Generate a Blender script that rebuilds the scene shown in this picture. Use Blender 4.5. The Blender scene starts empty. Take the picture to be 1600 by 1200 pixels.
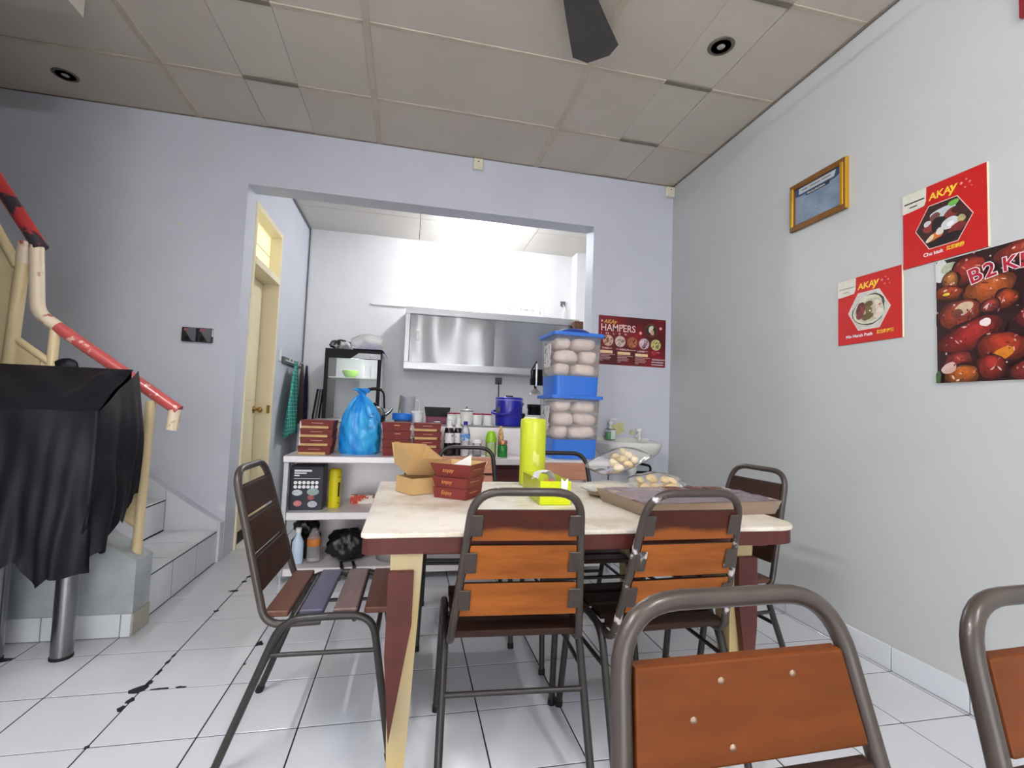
import bpy, math, random
from mathutils import Vector, Matrix
random.seed(7)
SC = bpy.context.scene
COL = SC.collection
PI = math.pi

# ------------------------------------------------------------------ camera
cam_d = bpy.data.cameras.new('camera')
cam_d.sensor_width = 36.0
cam_d.lens = 748.2 / 1600 * 36.0
cam_d.clip_start = 0.02
cam = bpy.data.objects.new('camera', cam_d)
COL.objects.link(cam)
yaw, pitch, roll = 0.210477, 0.056057, 0.037008
fw = Vector((math.sin(yaw) * math.cos(pitch), math.cos(yaw) * math.cos(pitch), math.sin(pitch)))
rt = Vector((math.cos(yaw), -math.sin(yaw), 0))
up = rt.cross(fw)
r2 = math.cos(roll) * rt + math.sin(roll) * up
u2 = -math.sin(roll) * rt + math.cos(roll) * up
mw = Matrix((r2, u2, -fw)).transposed().to_4x4()
mw.translation = Vector((1.2073, -1.7462, 1.0698))
cam.matrix_world = mw
SC.camera = cam

# ------------------------------------------------------------------ light
SC.view_settings.view_transform = 'Standard'
SC.view_settings.look = 'None'
SC.view_settings.gamma = 1.0
SC.view_settings.use_curve_mapping = False
SC.view_settings.exposure = 1.1
SC.cycles.use_denoising = True
world = bpy.data.worlds.new('sky')
SC.world = world
world.use_nodes = True
bg = world.node_tree.nodes['Background']
bg.inputs[0].default_value = (0.95, 0.965, 1.0, 1)
bg.inputs[1].default_value = 2.6


def area_light(name, loc, size, size_y, power, col, target=None):
    d = bpy.data.lights.new(name, 'AREA')
    d.shape = 'RECTANGLE'
    d.size = size
    d.size_y = size_y
    d.energy = power
    d.color = col
    o = bpy.data.objects.new(name, d)
    COL.objects.link(o)
    o.location = loc
    if target is not None:
        o.rotation_euler = (Vector(target) - Vector(loc)).to_track_quat('-Z', 'Y').to_euler()
    return o


def point_light(name, loc, radius, power, col):
    d = bpy.data.lights.new(name, 'POINT')
    d.shadow_soft_size = radius
    d.energy = power
    d.color = col
    o = bpy.data.objects.new(name, d)
    COL.objects.link(o)
    o.location = loc
    return o


MAIN = Vector((0.15, -1.50, 2.95))      # fluorescent tube on the ceiling behind the camera
ADDED_TUBE = Vector((2.10, -2.80, 2.95))  # unseen second tube, added to brighten the right of the room
KLAMP = Vector((1.89, 3.216, 2.93))     # bulb on the kitchen ceiling
point_light('kitchen_light', KLAMP, 0.04, 25, (0.96, 0.98, 1.0))
DOORWAY = area_light('shopfront_daylight', (1.325, -4.98, 1.25), 2.85, 2.5, 10, (0.9, 0.95, 1.0), (1.325, 0, 1.25))
DOORWAY.data.cycles.is_portal = True


# ------------------------------------------------------------------ helpers
def s2l(c):
    c = c / 255.0
    return c / 12.92 if c <= 0.04045 else ((c + 0.055) / 1.055) ** 2.4


def rgb(r, g, b):
    return (s2l(r), s2l(g), s2l(b), 1.0)


MATS = {}


def mat(name, col, rough=0.5, metal=0.0, var=0.0, vscale=6.0, stretch=(1, 1, 1), col2=None, bump=0.0, bscale=80.0,
        spec=0.5, coat=0.0, trans=0.0, ior=1.45, emit=None, estr=0.0, detail=4.0, alpha=1.0, ramp=None):
    if name in MATS:
        return MATS[name]
    m = bpy.data.materials.new(name)
    m.use_nodes = True
    nt = m.node_tree
    b = nt.nodes['Principled BSDF']
    b.inputs['Roughness'].default_value = rough
    b.inputs['Metallic'].default_value = metal
    b.inputs['Specular IOR Level'].default_value = spec
    b.inputs['Coat Weight'].default_value = coat
    b.inputs['Coat Roughness'].default_value = 0.1
    b.inputs['Transmission Weight'].default_value = trans
    b.inputs['IOR'].default_value = ior
    b.inputs['Alpha'].default_value = alpha
    b.inputs['Base Color'].default_value = col
    if emit:
        b.inputs['Emission Color'].default_value = emit
        b.inputs['Emission Strength'].default_value = estr
    tc = mp = None
    if var > 0 or bump > 0 or col2:
        tc = nt.nodes.new('ShaderNodeTexCoord')
        mp = nt.nodes.new('ShaderNodeMapping')
        mp.inputs['Scale'].default_value = stretch
        nt.links.new(tc.outputs['Object'], mp.inputs['Vector'])
    if var > 0 or col2:
        n = nt.nodes.new('ShaderNodeTexNoise')
        n.inputs['Scale'].default_value = vscale
        n.inputs['Detail'].default_value = detail
        n.inputs['Roughness'].default_value = 0.62
        nt.links.new(mp.outputs['Vector'], n.inputs['Vector'])
        cr = nt.nodes.new('ShaderNodeValToRGB')
        c2 = col2 if col2 else tuple(min(1, x * (1 + var)) for x in col[:3]) + (1,)
        c1 = col if col2 else tuple(x * (1 - var) for x in col[:3]) + (1,)
        lo, hi = ramp if ramp else (0.3, 0.7)
        cr.color_ramp.elements[0].position = lo
        cr.color_ramp.elements[1].position = hi
        cr.color_ramp.elements[0].color = c1
        cr.color_ramp.elements[1].color = c2
        nt.links.new(n.outputs['Fac'], cr.inputs['Fac'])
        nt.links.new(cr.outputs['Color'], b.inputs['Base Color'])
    if bump > 0:
        n2 = nt.nodes.new('ShaderNodeTexNoise')
        n2.inputs['Scale'].default_value = bscale
        n2.inputs['Detail'].default_value = 3
        nt.links.new(mp.outputs['Vector'], n2.inputs['Vector'])
        bp = nt.nodes.new('ShaderNodeBump')
        bp.inputs['Strength'].default_value = bump
        bp.inputs['Distance'].default_value = 0.01
        nt.links.new(n2.outputs['Fac'], bp.inputs['Height'])
        nt.links.new(bp.outputs['Normal'], b.inputs['Normal'])
    MATS[name] = m
    return m


def clear_mat(name, col, opacity=0.2, rough=0.08, gloss=0.25):
    """thin clear plastic or glass: mostly transparent, some haze and some gloss"""
    if name in MATS:
        return MATS[name]
    m = bpy.data.materials.new(name)
    m.use_nodes = True
    nt = m.node_tree
    for n in list(nt.nodes):
        nt.nodes.remove(n)
    out = nt.nodes.new('ShaderNodeOutputMaterial')
    tr = nt.nodes.new('ShaderNodeBsdfTransparent')
    df = nt.nodes.new('ShaderNodeBsdfDiffuse')
    df.inputs[0].default_value = col
    gl = nt.nodes.new('ShaderNodeBsdfGlossy')
    gl.inputs['Roughness'].default_value = rough
    m1 = nt.nodes.new('ShaderNodeMixShader')
    m1.inputs[0].default_value = opacity
    m2 = nt.nodes.new('ShaderNodeMixShader')
    lw = nt.nodes.new('ShaderNodeLayerWeight')
    lw.inputs[0].default_value = gloss
    nt.links.new(tr.outputs[0], m1.inputs[1])
    nt.links.new(df.outputs[0], m1.inputs[2])
    nt.links.new(lw.outputs['Fresnel'], m2.inputs[0])
    nt.links.new(m1.outputs[0], m2.inputs[1])
    nt.links.new(gl.outputs[0], m2.inputs[2])
    nt.links.new(m2.outputs[0], out.inputs[0])
    MATS[name] = m
    return m


def print_mat(name, rough=0.4):
    if name in MATS:
        return MATS[name]
    m = bpy.data.materials.new(name)
    m.use_nodes = True
    nt = m.node_tree
    b = nt.nodes['Principled BSDF']
    b.inputs['Roughness'].default_value = rough
    a = nt.nodes.new('ShaderNodeAttribute')
    a.attribute_name = 'Col'
    tc = nt.nodes.new('ShaderNodeTexCoord')
    n = nt.nodes.new('ShaderNodeTexNoise')
    n.inputs['Scale'].default_value = 45
    n.inputs['Detail'].default_value = 8
    n.inputs['Roughness'].default_value = 0.7
    nt.links.new(tc.outputs['Object'], n.inputs['Vector'])
    mx = nt.nodes.new('ShaderNodeMix')
    mx.data_type = 'RGBA'
    mx.blend_type = 'OVERLAY'
    mx.inputs[0].default_value = 0.7
    nt.links.new(a.outputs['Color'], mx.inputs[6])
    nt.links.new(n.outputs['Fac'], mx.inputs[7])
    nt.links.new(mx.outputs[2], b.inputs['Base Color'])
    MATS[name] = m
    return m


def fillet(pts, r, n=6):
    pts = [Vector(p) for p in pts]
    out = [pts[0]]
    for i in range(1, len(pts) - 1):
        a, b, c = pts[i - 1], pts[i], pts[i + 1]
        rr = r[i - 1] if isinstance(r, (list, tuple)) else r
        d1 = (a - b); d2 = (c - b)
        t = min(rr, d1.length * 0.49, d2.length * 0.49)
        p1 = b + d1.normalized() * t
        p2 = b + d2.normalized() * t
        for k in range(n + 1):
            s = k / n
            out.append(p1 * (1 - s) ** 2 + b * 2 * s * (1 - s) + p2 * s * s)
    out.append(pts[-1])
    return out


class MB:
    def __init__(s):
        s.v = []; s.f = []; s.m = []; s.s = []; s.c = []

    def add(s, verts, faces, mi=0, smooth=False, col=None):
        o = len(s.v)
        s.v += [tuple(v) for v in verts]
        for f in faces:
            s.f.append(tuple(i + o for i in f)); s.m.append(mi); s.s.append(smooth); s.c.append(col)
        return s

    def box(s, a, b, bev=0.0, mi=0):
        x0, y0, z0 = [min(p, q) for p, q in zip(a, b)]
        x1, y1, z1 = [max(p, q) for p, q in zip(a, b)]
        if bev <= 0:
            v = [(x, y, z) for x in (x0, x1) for y in (y0, y1) for z in (z0, z1)]
            f = [(0, 1, 3, 2), (4, 6, 7, 5), (0, 4, 5, 1), (2, 3, 7, 6), (0, 2, 6, 4), (1, 5, 7, 3)]
            return s.add(v, f, mi)
        e = min(bev, (x1 - x0) * .49, (y1 - y0) * .49, (z1 - z0) * .49)
        lo = (x0, y0, z0); hi = (x1, y1, z1)
        v = []; idx = {}
        for sx in (0, 1):
            for sy in (0, 1):
                for sz in (0, 1):
                    S = (sx, sy, sz)
                    for ax in range(3):
                        p = [hi[k] if S[k] else lo[k] for k in range(3)]
                        for k in range(3):
                            if k != ax:
                                p[k] += -e if S[k] else e
                        idx[(S, ax)] = len(v); v.append(p)
        f = []
        for ax in range(3):
            o1, o2 = [k for k in range(3) if k != ax]
            for sd in (0, 1):
                q = []
                for (i, j) in ((0, 0), (1, 0), (1, 1), (0, 1)):
                    S = [0, 0, 0]; S[ax] = sd; S[o1] = i; S[o2] = j
                    q.append(idx[(tuple(S), ax)])
                flip = (sd == 0) ^ (ax == 1)
                f.append(q[::-1] if flip else q)
        for ax in range(3):                      # edges parallel to ax
            o1, o2 = [k for k in range(3) if k != ax]
            for i in (0, 1):
                for j in (0, 1):
                    A = [0, 0, 0]; A[o1] = i; A[o2] = j
                    B = list(A); B[ax] = 1
                    A = tuple(A); B = tuple(B)
                    q = [idx[(A, o1)], idx[(B, o1)], idx[(B, o2)], idx[(A, o2)]]
                    f.append(q)
        for S in [(a_, b_, c_) for a_ in (0, 1) for b_ in (0, 1) for c_ in (0, 1)]:
            f.append([idx[(S, 0)], idx[(S, 1)], idx[(S, 2)]])
        cen = Vector(((x0 + x1) / 2, (y0 + y1) / 2, (z0 + z1) / 2))
        g = []
        for q in f:
            P = [Vector(v[i]) for i in q]
            n = (P[1] - P[0]).cross(P[2] - P[0])
            mid = sum(P, Vector()) / len(P)
            g.append(tuple(q) if n.dot(mid - cen) >= 0 else tuple(q[::-1]))
        return s.add(v, g, mi)

    def tube(s, pts, r, n=10, mi=0, caps=True, smooth=True):
        P = [Vector(p) for p in pts]
        k = len(P)
        R = r if isinstance(r, (list, tuple)) else [r] * k
        T = []
        for i in range(k):
            d = P[min(i + 1, k - 1)] - P[max(i - 1, 0)]
            T.append(d.normalized())
        a = Vector((0, 0, 1)) if abs(T[0].z) < 0.9 else Vector((1, 0, 0))
        N = T[0].cross(a).normalized()
        v = []
        for i in range(k):
            if i:
                ax = T[i - 1].cross(T[i])
                if ax.length > 1e-6:
                    N = Matrix.Rotation(T[i - 1].angle(T[i]), 3, ax.normalized()) @ N
            Bn = T[i].cross(N)
            for j in range(n):
                t = 2 * PI * j / n
                v.append(P[i] + (N * math.cos(t) + Bn * math.sin(t)) * R[i])
        f = [(i * n + j, i * n + (j + 1) % n, (i + 1) * n + (j + 1) % n, (i + 1) * n + j) for i in range(k - 1) for j in range(n)]
        s.add(v, f, mi, smooth)
        if caps:
            s.add(v[:n], [tuple(range(n))[::-1]], mi)
            s.add(v[-n:], [tuple(range(n))], mi)
        return s

    def lathe(s, prof, n=20, c=(0, 0, 0), mi=0, smooth=True, sx=1, sy=1, fn=None):
        v = []
        for (r, z) in prof:
            for j in range(n):
                t = 2 * PI * j / n
                rr = r * (fn(t, z) if fn else 1)
                v.append((c[0] + rr * math.cos(t) * sx, c[1] + rr * math.sin(t) * sy, c[2] + z))
        k = len(prof)
        f = [(i * n + j, i * n + (j + 1) % n, (i + 1) * n + (j + 1) % n, (i + 1) * n + j) for i in range(k - 1) for j in range(n)]
        s.add(v, f, mi, smooth)
        if prof[0][0] > 1e-4:
            s.add(v[:n], [tuple(range(n))[::-1]], mi)
        if prof[-1][0] > 1e-4:
            s.add(v[-n:], [tuple(range(n))], mi)
        return s

    def prism(s, poly, h0, h1, axis='z', mi=0):
        """extrude a 2-D polygon (counter-clockwise) from h0 to h1 along an axis"""
        def p3(p, h):
            return {'z': (p[0], p[1], h), 'y': (p[0], h, p[1]), 'x': (h, p[0], p[1])}[axis]
        k = len(poly)
        v = [p3(p, h0) for p in poly] + [p3(p, h1) for p in poly]
        f = [tuple(range(k))[::-1], tuple(range(k, 2 * k))] + [(i, (i + 1) % k, k + (i + 1) % k, k + i) for i in range(k)]
        if axis == 'y':
            f = [q[::-1] for q in f]
        return s.add(v, f, mi)

    def grid(s, fn, nu, nv, mi=0, smooth=True, closed=False):
        v = [fn(i / (nu if closed else nu - 1), j / (nv - 1)) for j in range(nv) for i in range(nu)]
        f = []
        for j in range(nv - 1):
            for i in range(nu if closed else nu - 1):
                i2 = (i + 1) % nu
                f.append((j * nu + i, j * nu + i2, (j + 1) * nu + i2, (j + 1) * nu + i))
        return s.add(v, f, mi, smooth)

    def xf(s, M):
        s.v = [tuple(M @ Vector(p)) for p in s.v]
        return s

    def mesh(s, name, mats):
        me = bpy.data.meshes.new(name)
        me.from_pydata(s.v, [], s.f)
        for m in (mats if isinstance(mats, (list, tuple)) else [mats]):
            me.materials.append(m)
        me.polygons.foreach_set('material_index', s.m)
        me.polygons.foreach_set('use_smooth', s.s)
        if any(c is not None for c in s.c):
            ca = me.color_attributes.new('Col', 'FLOAT_COLOR', 'CORNER')
            buf = []
            for p, c in zip(s.f, s.c):
                buf += list(c or (1, 1, 1, 1)) * len(p)
            ca.data.foreach_set('color', buf)
        me.update()
        return me

    def obj(s, name, mats, parent=None, loc=None, rz=0.0):
        return link(name, s.mesh(name, mats), parent, loc, rz)


def link(name, data, parent=None, loc=None, rz=0.0):
    o = bpy.data.objects.new(name, data)
    COL.objects.link(o)
    if parent is not None:
        o.parent = parent
    if loc is not None:
        o.location = loc
    if rz:
        o.rotation_euler = (0, 0, rz)
    return o


def tag(o, label, cat, group=None):
    o['label'] = label
    o['category'] = cat
    if group:
        o['group'] = group
    return o


def thing(name, label, cat, loc=(0, 0, 0), rz=0.0, group=None):
    return tag(link(name, None, None, loc, rz), label, cat, group)


def struct(o):
    o['kind'] = 'structure'
    return o


def copy_tree(o, parent=None):
    c = o.copy()
    COL.objects.link(c)
    c.parent = parent
    for ch in list(o.children):
        copy_tree(ch, c)
    return c


def text(name, s, size, m, parent, loc, rot=(0, 0, 0), shear=0.0, off=0.0, ext=0.0004, align='LEFT', spacing=1.0, sx=1.0):
    cu = bpy.data.curves.new(name, 'FONT')
    cu.body = s
    cu.size = size
    cu.shear = shear
    cu.offset = off
    cu.extrude = ext
    cu.align_x = align
    cu.space_character = spacing
    cu.resolution_u = 3
    t = bpy.data.objects.new(name, cu)
    COL.objects.link(t)
    bpy.context.view_layer.update()
    me = bpy.data.meshes.new_from_object(t.evaluated_get(bpy.context.evaluated_depsgraph_get()))
    bpy.data.objects.remove(t)
    bpy.data.curves.remove(cu)
    me.materials.clear()
    me.materials.append(m)
    o = link(name, me, parent, loc)
    o.rotation_euler = rot
    o.scale = (sx, 1, 1)
    return o


# ------------------------------------------------------------------ materials
WALL_BACK = mat('wall_paint_lit_blue_grey', rgb(207, 209, 219), 0.55, var=0.03, vscale=3, bump=0.05, bscale=25, spec=0.3)  # bluer light on these walls put into the paint colour
WALL_RIGHT = mat('wall_paint_lit_grey', rgb(199, 201, 198), 0.45, var=0.025, vscale=2.5, bump=0.05, bscale=25, spec=0.35)  # wall paint again, with the greyer light on this side put into its colour
WALL_KITCHEN = mat('wall_paint_white', rgb(230, 230, 231), 0.55, var=0.03, vscale=4, bump=0.06, bscale=30)
CEIL = mat('ceiling_board', rgb(206, 196, 183), 0.85, var=0.035, vscale=2.2, spec=0.2)
CEIL2 = mat('ceiling_board_patch', rgb(209, 201, 187), 0.85, var=0.03, vscale=2.4, spec=0.2)
CEILK = mat('ceiling_board_kitchen', rgb(214, 210, 204), 0.85, var=0.03, vscale=3, spec=0.2)
BATTEN = mat('ceiling_batten', rgb(196, 184, 164), 0.7, var=0.12, vscale=9)
BATTEN_D = mat('ceiling_batten_dark', rgb(128, 118, 106), 0.8, var=0.2, vscale=14)  # darker batten colour
DARKGAP = mat('dark_gap', rgb(52, 48, 44), 0.9)
TILE = mat('white_glazed_tile', rgb(217, 219, 224), 0.16, var=0.035, vscale=1.7, bump=0.02, bscale=6, spec=0.5)
TILE_W = mat('white_wall_tile', rgb(224, 227, 231), 0.2, var=0.03, vscale=3)
GROUT = mat('dark_grout', rgb(36, 36, 40), 0.9, var=0.3, vscale=20)
CONCRETE = mat('painted_concrete', rgb(176, 182, 184), 0.75, var=0.14, vscale=7, bump=0.1, bscale=40)
STEEL = mat('stainless_steel', rgb(176, 176, 178), 0.32, metal=0.85, var=0.04, vscale=3, stretch=(1, 1, 30))
STEEL_D = mat('stainless_steel_brushed', rgb(140, 140, 143), 0.22, metal=0.95, var=0.06, vscale=4)
STEEL_W = mat('stainless_steel_pale', rgb(226, 220, 220), 0.38, metal=0.35, var=0.05, vscale=3)
CHROME = mat('chrome', rgb(215, 215, 218), 0.12, metal=1.0)
TUBE = mat('brown_painted_tube', rgb(62, 53, 47), 0.34, var=0.16, vscale=14, spec=0.5, coat=0.15)
TUBE_D = mat('dark_painted_tube', rgb(44, 40, 38), 0.35, var=0.15, vscale=14)
TUBE_P = mat('brown_tube_with_paint_splashes', rgb(66, 57, 51), 0.35, col2=rgb(206, 200, 196), vscale=16, ramp=(0.60, 0.66))
W_ORANGE = mat('varnished_orange_wood', rgb(96, 47, 13), 0.45, var=0.3, vscale=2.2, stretch=(1.6, 4, 7), spec=0.22, detail=6)
W_ORANGE2 = mat('stained_orange_wood', rgb(150, 84, 31), 0.5, var=0.3, vscale=3.2, stretch=(1.6, 4, 9), spec=0.25, detail=6)
W_MAROON = mat('worn_maroon_wood', rgb(74, 34, 25), 0.5, var=0.2, vscale=3, stretch=(1.6, 4, 9), spec=0.25)


def wear_down(m, zc, worn):
    """dark stain left on the upper part of the slat, bare orange wood where hands wore it off below"""
    nt = m.node_tree
    b = nt.nodes['Principled BSDF']
    src = b.inputs['Base Color'].links[0].from_socket
    tc = nt.nodes.new('ShaderNodeTexCoord')
    sep = nt.nodes.new('ShaderNodeSeparateXYZ')
    nz = nt.nodes.new('ShaderNodeTexNoise')
    nz.inputs['Scale'].default_value = 9
    ad = nt.nodes.new('ShaderNodeMath'); ad.operation = 'MULTIPLY_ADD'
    ad.inputs[1].default_value = 0.035
    mr = nt.nodes.new('ShaderNodeMapRange')
    mr.inputs['From Min'].default_value = zc + 0.010
    mr.inputs['From Max'].default_value = zc + 0.026
    mx = nt.nodes.new('ShaderNodeMix'); mx.data_type = 'RGBA'
    mx.inputs[6].default_value = worn
    nt.links.new(tc.outputs['Object'], sep.inputs[0])
    nt.links.new(tc.outputs['Object'], nz.inputs['Vector'])
    nt.links.new(nz.outputs['Fac'], ad.inputs[0])
    nt.links.new(sep.outputs['Z'], ad.inputs[2])
    nt.links.new(ad.outputs[0], mr.inputs['Value'])
    nt.links.new(mr.outputs[0], mx.inputs[0])
    nt.links.new(src, mx.inputs[7])
    nt.links.new(mx.outputs[2], b.inputs['Base Color'])


wear_down(W_MAROON, 0.748, rgb(146, 82, 32))
W_DARK = mat('dark_brown_wood', rgb(52, 30, 21), 0.5, var=0.25, vscale=5, stretch=(1, 6, 9), spec=0.3)
W_SEAT = mat('brown_seat_wood', rgb(92, 54, 38), 0.5, var=0.2, vscale=5, stretch=(1, 7, 7))
W_BLUE = mat('blue_grey_worn_wood', rgb(92, 88, 100), 0.5, col2=rgb(70, 72, 100), vscale=6, stretch=(1, 4, 4))
W_MAUVE = mat('mauve_worn_wood', rgb(122, 98, 94), 0.5, var=0.2, vscale=6, stretch=(1, 5, 5))
W_PINK = mat('pinkish_brown_wood', rgb(178, 122, 96), 0.5, var=0.2, vscale=5, stretch=(1, 6, 8))
TABLETOP = mat('cream_worn_laminate', rgb(206, 192, 168), 0.38, col2=rgb(230, 222, 208), vscale=7, bump=0.03, bscale=60, ramp=(0.36, 0.52), detail=8)
MAROON = mat('maroon_painted_wood', rgb(78, 30, 24), 0.55, var=0.25, vscale=12)
YLEG = mat('yellowed_cream_paint', rgb(196, 172, 118), 0.5, col2=rgb(178, 164, 130), vscale=5)
CREAM = mat('cream_gloss_paint', rgb(226, 205, 160), 0.35, var=0.06, vscale=7, coat=0.2)
CREAM_D = mat('cream_door_paint', rgb(236, 224, 190), 0.4, var=0.05, vscale=3, stretch=(1, 1, 0.4))
RED_CHIP = mat('chipped_red_paint', rgb(196, 88, 86), 0.3, col2=rgb(232, 190, 170), vscale=26, ramp=(0.60, 0.66), coat=0.3)
RED_DARK = mat('chipped_dark_red_paint', rgb(196, 62, 62), 0.3, col2=rgb(60, 54, 62), vscale=10, ramp=(0.52, 0.58))
CREAM_CHIP = mat('chipped_cream_paint', rgb(232, 214, 186), 0.35, col2=rgb(178, 96, 84), vscale=15, ramp=(0.60, 0.66))
BLACK_PL = mat('black_plastic_sheet', rgb(17, 17, 24), 0.5, var=0.3, vscale=4, spec=0.3, bump=0.35, bscale=7)
BLACK = mat('black_plastic', rgb(18, 18, 20), 0.45, spec=0.25)
BLACK_M = mat('matt_black', rgb(20, 20, 22), 0.7)
GREYPL = mat('grey_plastic', rgb(96, 98, 102), 0.4)
WHITE_PL = mat('white_plastic', rgb(236, 236, 234), 0.35)
WHITE_CER = mat('white_ceramic', rgb(232, 230, 222), 0.15, var=0.03, vscale=6, spec=0.6)
KRAFT = mat('kraft_card', rgb(200, 164, 110), 0.8, var=0.05, vscale=10)
REDCARD = mat('maroon_card', rgb(116, 42, 36), 0.6, var=0.08, vscale=10)
GOLD_INK = mat('gold_ink', rgb(222, 150, 80), 0.5)
PALE_INK = mat('pale_pink_ink', rgb(214, 158, 140), 0.5)
BLUEBIN = mat('blue_bin_plastic', rgb(56, 122, 222), 0.35, var=0.04, vscale=3)
BLUEBAG = mat('blue_plastic_film', rgb(16, 128, 222), 0.25, col2=rgb(64, 186, 240), vscale=12, stretch=(1, 1, 0.3), bump=0.5, bscale=34, spec=0.6, ramp=(0.32, 0.7))
DEEPBLUE = mat('deep_blue_plastic', rgb(34, 36, 160), 0.3, var=0.05, vscale=4, coat=0.2)
LIME = mat('lime_yellow_plastic', rgb(206, 218, 50), 0.35, var=0.06, vscale=9, coat=0.2, bump=0.15, bscale=9)
LIME_C = clear_mat('lime_clear_acrylic', rgb(214, 224, 60), 0.72, 0.15, 0.2)
YELLOW = mat('yellow_plastic', rgb(220, 206, 26), 0.4, var=0.05, vscale=6)
CLEAR = clear_mat('clear_plastic', rgb(236, 236, 238), 0.16, 0.12, 0.3)
CLEAR_H = clear_mat('hazy_plastic', rgb(226, 220, 226), 0.34, 0.15, 0.25)
CLEAR_B = clear_mat('bin_clear_plastic', rgb(238, 230, 230), 0.22, 0.2, 0.10)
GLASS = clear_mat('door_glass', rgb(220, 226, 230), 0.10, 0.03, 0.25)
BEIGE_FOOD = mat('beige_dough', rgb(240, 222, 208), 0.5, var=0.1, vscale=14, bump=0.2, bscale=30)
CRACKER = mat('pale_cracker', rgb(232, 204, 146), 0.6, var=0.14, vscale=22, bump=0.3, bscale=50)
CRACKER2 = mat('cream_cracker', rgb(240, 222, 184), 0.55, var=0.08, vscale=22, bump=0.2, bscale=50)
RED = mat('poster_red', rgb(196, 34, 32), 0.3, var=0.03, vscale=3)
DKRED = mat('poster_dark_red', rgb(84, 20, 26), 0.3, col2=rgb(158, 28, 36), vscale=3.2, ramp=(0.4, 0.75), detail=1)
GOLD = mat('gold_frame', rgb(226, 176, 52), 0.28, metal=0.7)
FRAMEWOOD = mat('frame_wood', rgb(126, 84, 34), 0.4, var=0.15, vscale=10)
PAPER = mat('off_white_paper', rgb(224, 222, 206), 0.7, var=0.06, vscale=30)
WHITE_INK = mat('white_ink', rgb(240, 238, 236), 0.5)
YELLOW_INK = mat('yellow_ink', rgb(242, 208, 60), 0.45)
DARK_INK = mat('dark_ink', rgb(40, 40, 46), 0.6)
PRINT = print_mat('printed_photo', 0.35)
PURPLE = mat('purple_cloth', rgb(84, 74, 170), 0.7)

# ------------------------------------------------------------------ room dimensions
XR, YB, H = 3.325, 1.875, 3.03           # right wall, back wall, ceiling
XO0, XO1, ZO = 0.028, 2.618, 2.598       # opening in the back wall
YK = 3.90                                # kitchen back wall
WT = 0.165                               # wall thickness
XL, YL = -0.30, 0.22                     # unseen near left wall and its end, set for the shade it casts
YF = -5.0                                # open shop front
XS = -3.3                                # far end of the stair well


def wall(name, a, b, m):
    return struct(MB().box(a, b).obj(name, m))


wall('wall_right', (XR, YF, 0), (XR + 0.15, YB, H + 0.1), WALL_RIGHT)
wb = struct(MB().box((XS, YB, 0), (XO0, YB + WT, H + 0.1)).box((XO1, YB, 0), (XR + 0.15, YB + WT, H + 0.1))
            .box((XO0, YB, ZO), (XO1, YB + WT, H + 0.1)).obj('wall_back', WALL_BACK))
wall('wall_kitchen_back', (-0.3, YK, 0), (XR + 0.15, YK + 0.12, H + 0.1), WALL_KITCHEN)
wall('wall_kitchen_right', (XR, YB + WT, 0), (XR + 0.15, YK, H + 0.1), WALL_KITCHEN)
# kitchen left wall with the door opening
D0, D1, DZ = 2.075, 2.815, 2.565
struct(MB().box((-0.3, YB + WT, 0), (XO0, D0, H + 0.1)).box((-0.3, D1, 0), (XO0, YK, H + 0.1))
       .box((-0.3, D0, DZ), (XO0, D1, H + 0.1)).obj('wall_kitchen_left', WALL_BACK))
wall('wall_left_unseen', (XL - 0.12, YF, 0), (XL, YL, H + 0.1), WALL_BACK)  # unseen, placed so its end throws soft shade on the back wall
wall('wall_stair_near', (XS, YL - 0.12, 0), (XL - 0.12, YL, H + 0.1), WALL_BACK)
wall('wall_stair_end', (XS - 0.12, YL - 0.12, 0), (XS, YB + WT, H + 1.5), WALL_BACK)
struct(MB().box((XL - 0.12, YF - 0.12, 0), (-0.10, YF, H + 0.1)).box((2.75, YF - 0.12, 0), (XR + 0.15, YF, H + 0.1)).box((-0.10, YF - 0.12, 2.5), (2.75, YF, H + 0.1)).obj('wall_front_added', WALL_RIGHT))  # unseen front wall, added to narrow the daylight and darken the left
# boxed pipe column in the kitchen corner
wall('trim_pipe_column', (3.13, 3.72, 0), (XR, YK, H), WALL_KITCHEN)
# bulkhead under the upper stair landing
wall('trim_bulkhead', (XS, YL, 2.92), (-0.445, 0.91, H), CEIL2)

# ------------------------------------------------------------------ floor of single tiles
TS = 0.30
floor = struct(MB().box((XS, YF, -0.06), (XR + 0.15, YK, -0.0016)).obj('floor', GROUT))
g = 0.0024


def proj_px(p):
    q = mw.inverted() @ Vector(p)
    if q.z > -0.05:
        return None
    return (800 + 748.2 * q.x / -q.z, 600 - 748.2 * q.y / -q.z)


tile_meshes = {}


def tile_mesh(x0, y0, x1, y1):
    k = (round(x1 - x0, 3), round(y1 - y0, 3))
    if k not in tile_meshes:
        tile_meshes[k] = MB().box((g, g, -0.012), (k[0] - g, k[1] - g, 0.0), 0.0012).mesh('floor_tile', TILE)
    return tile_meshes[k]


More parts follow.
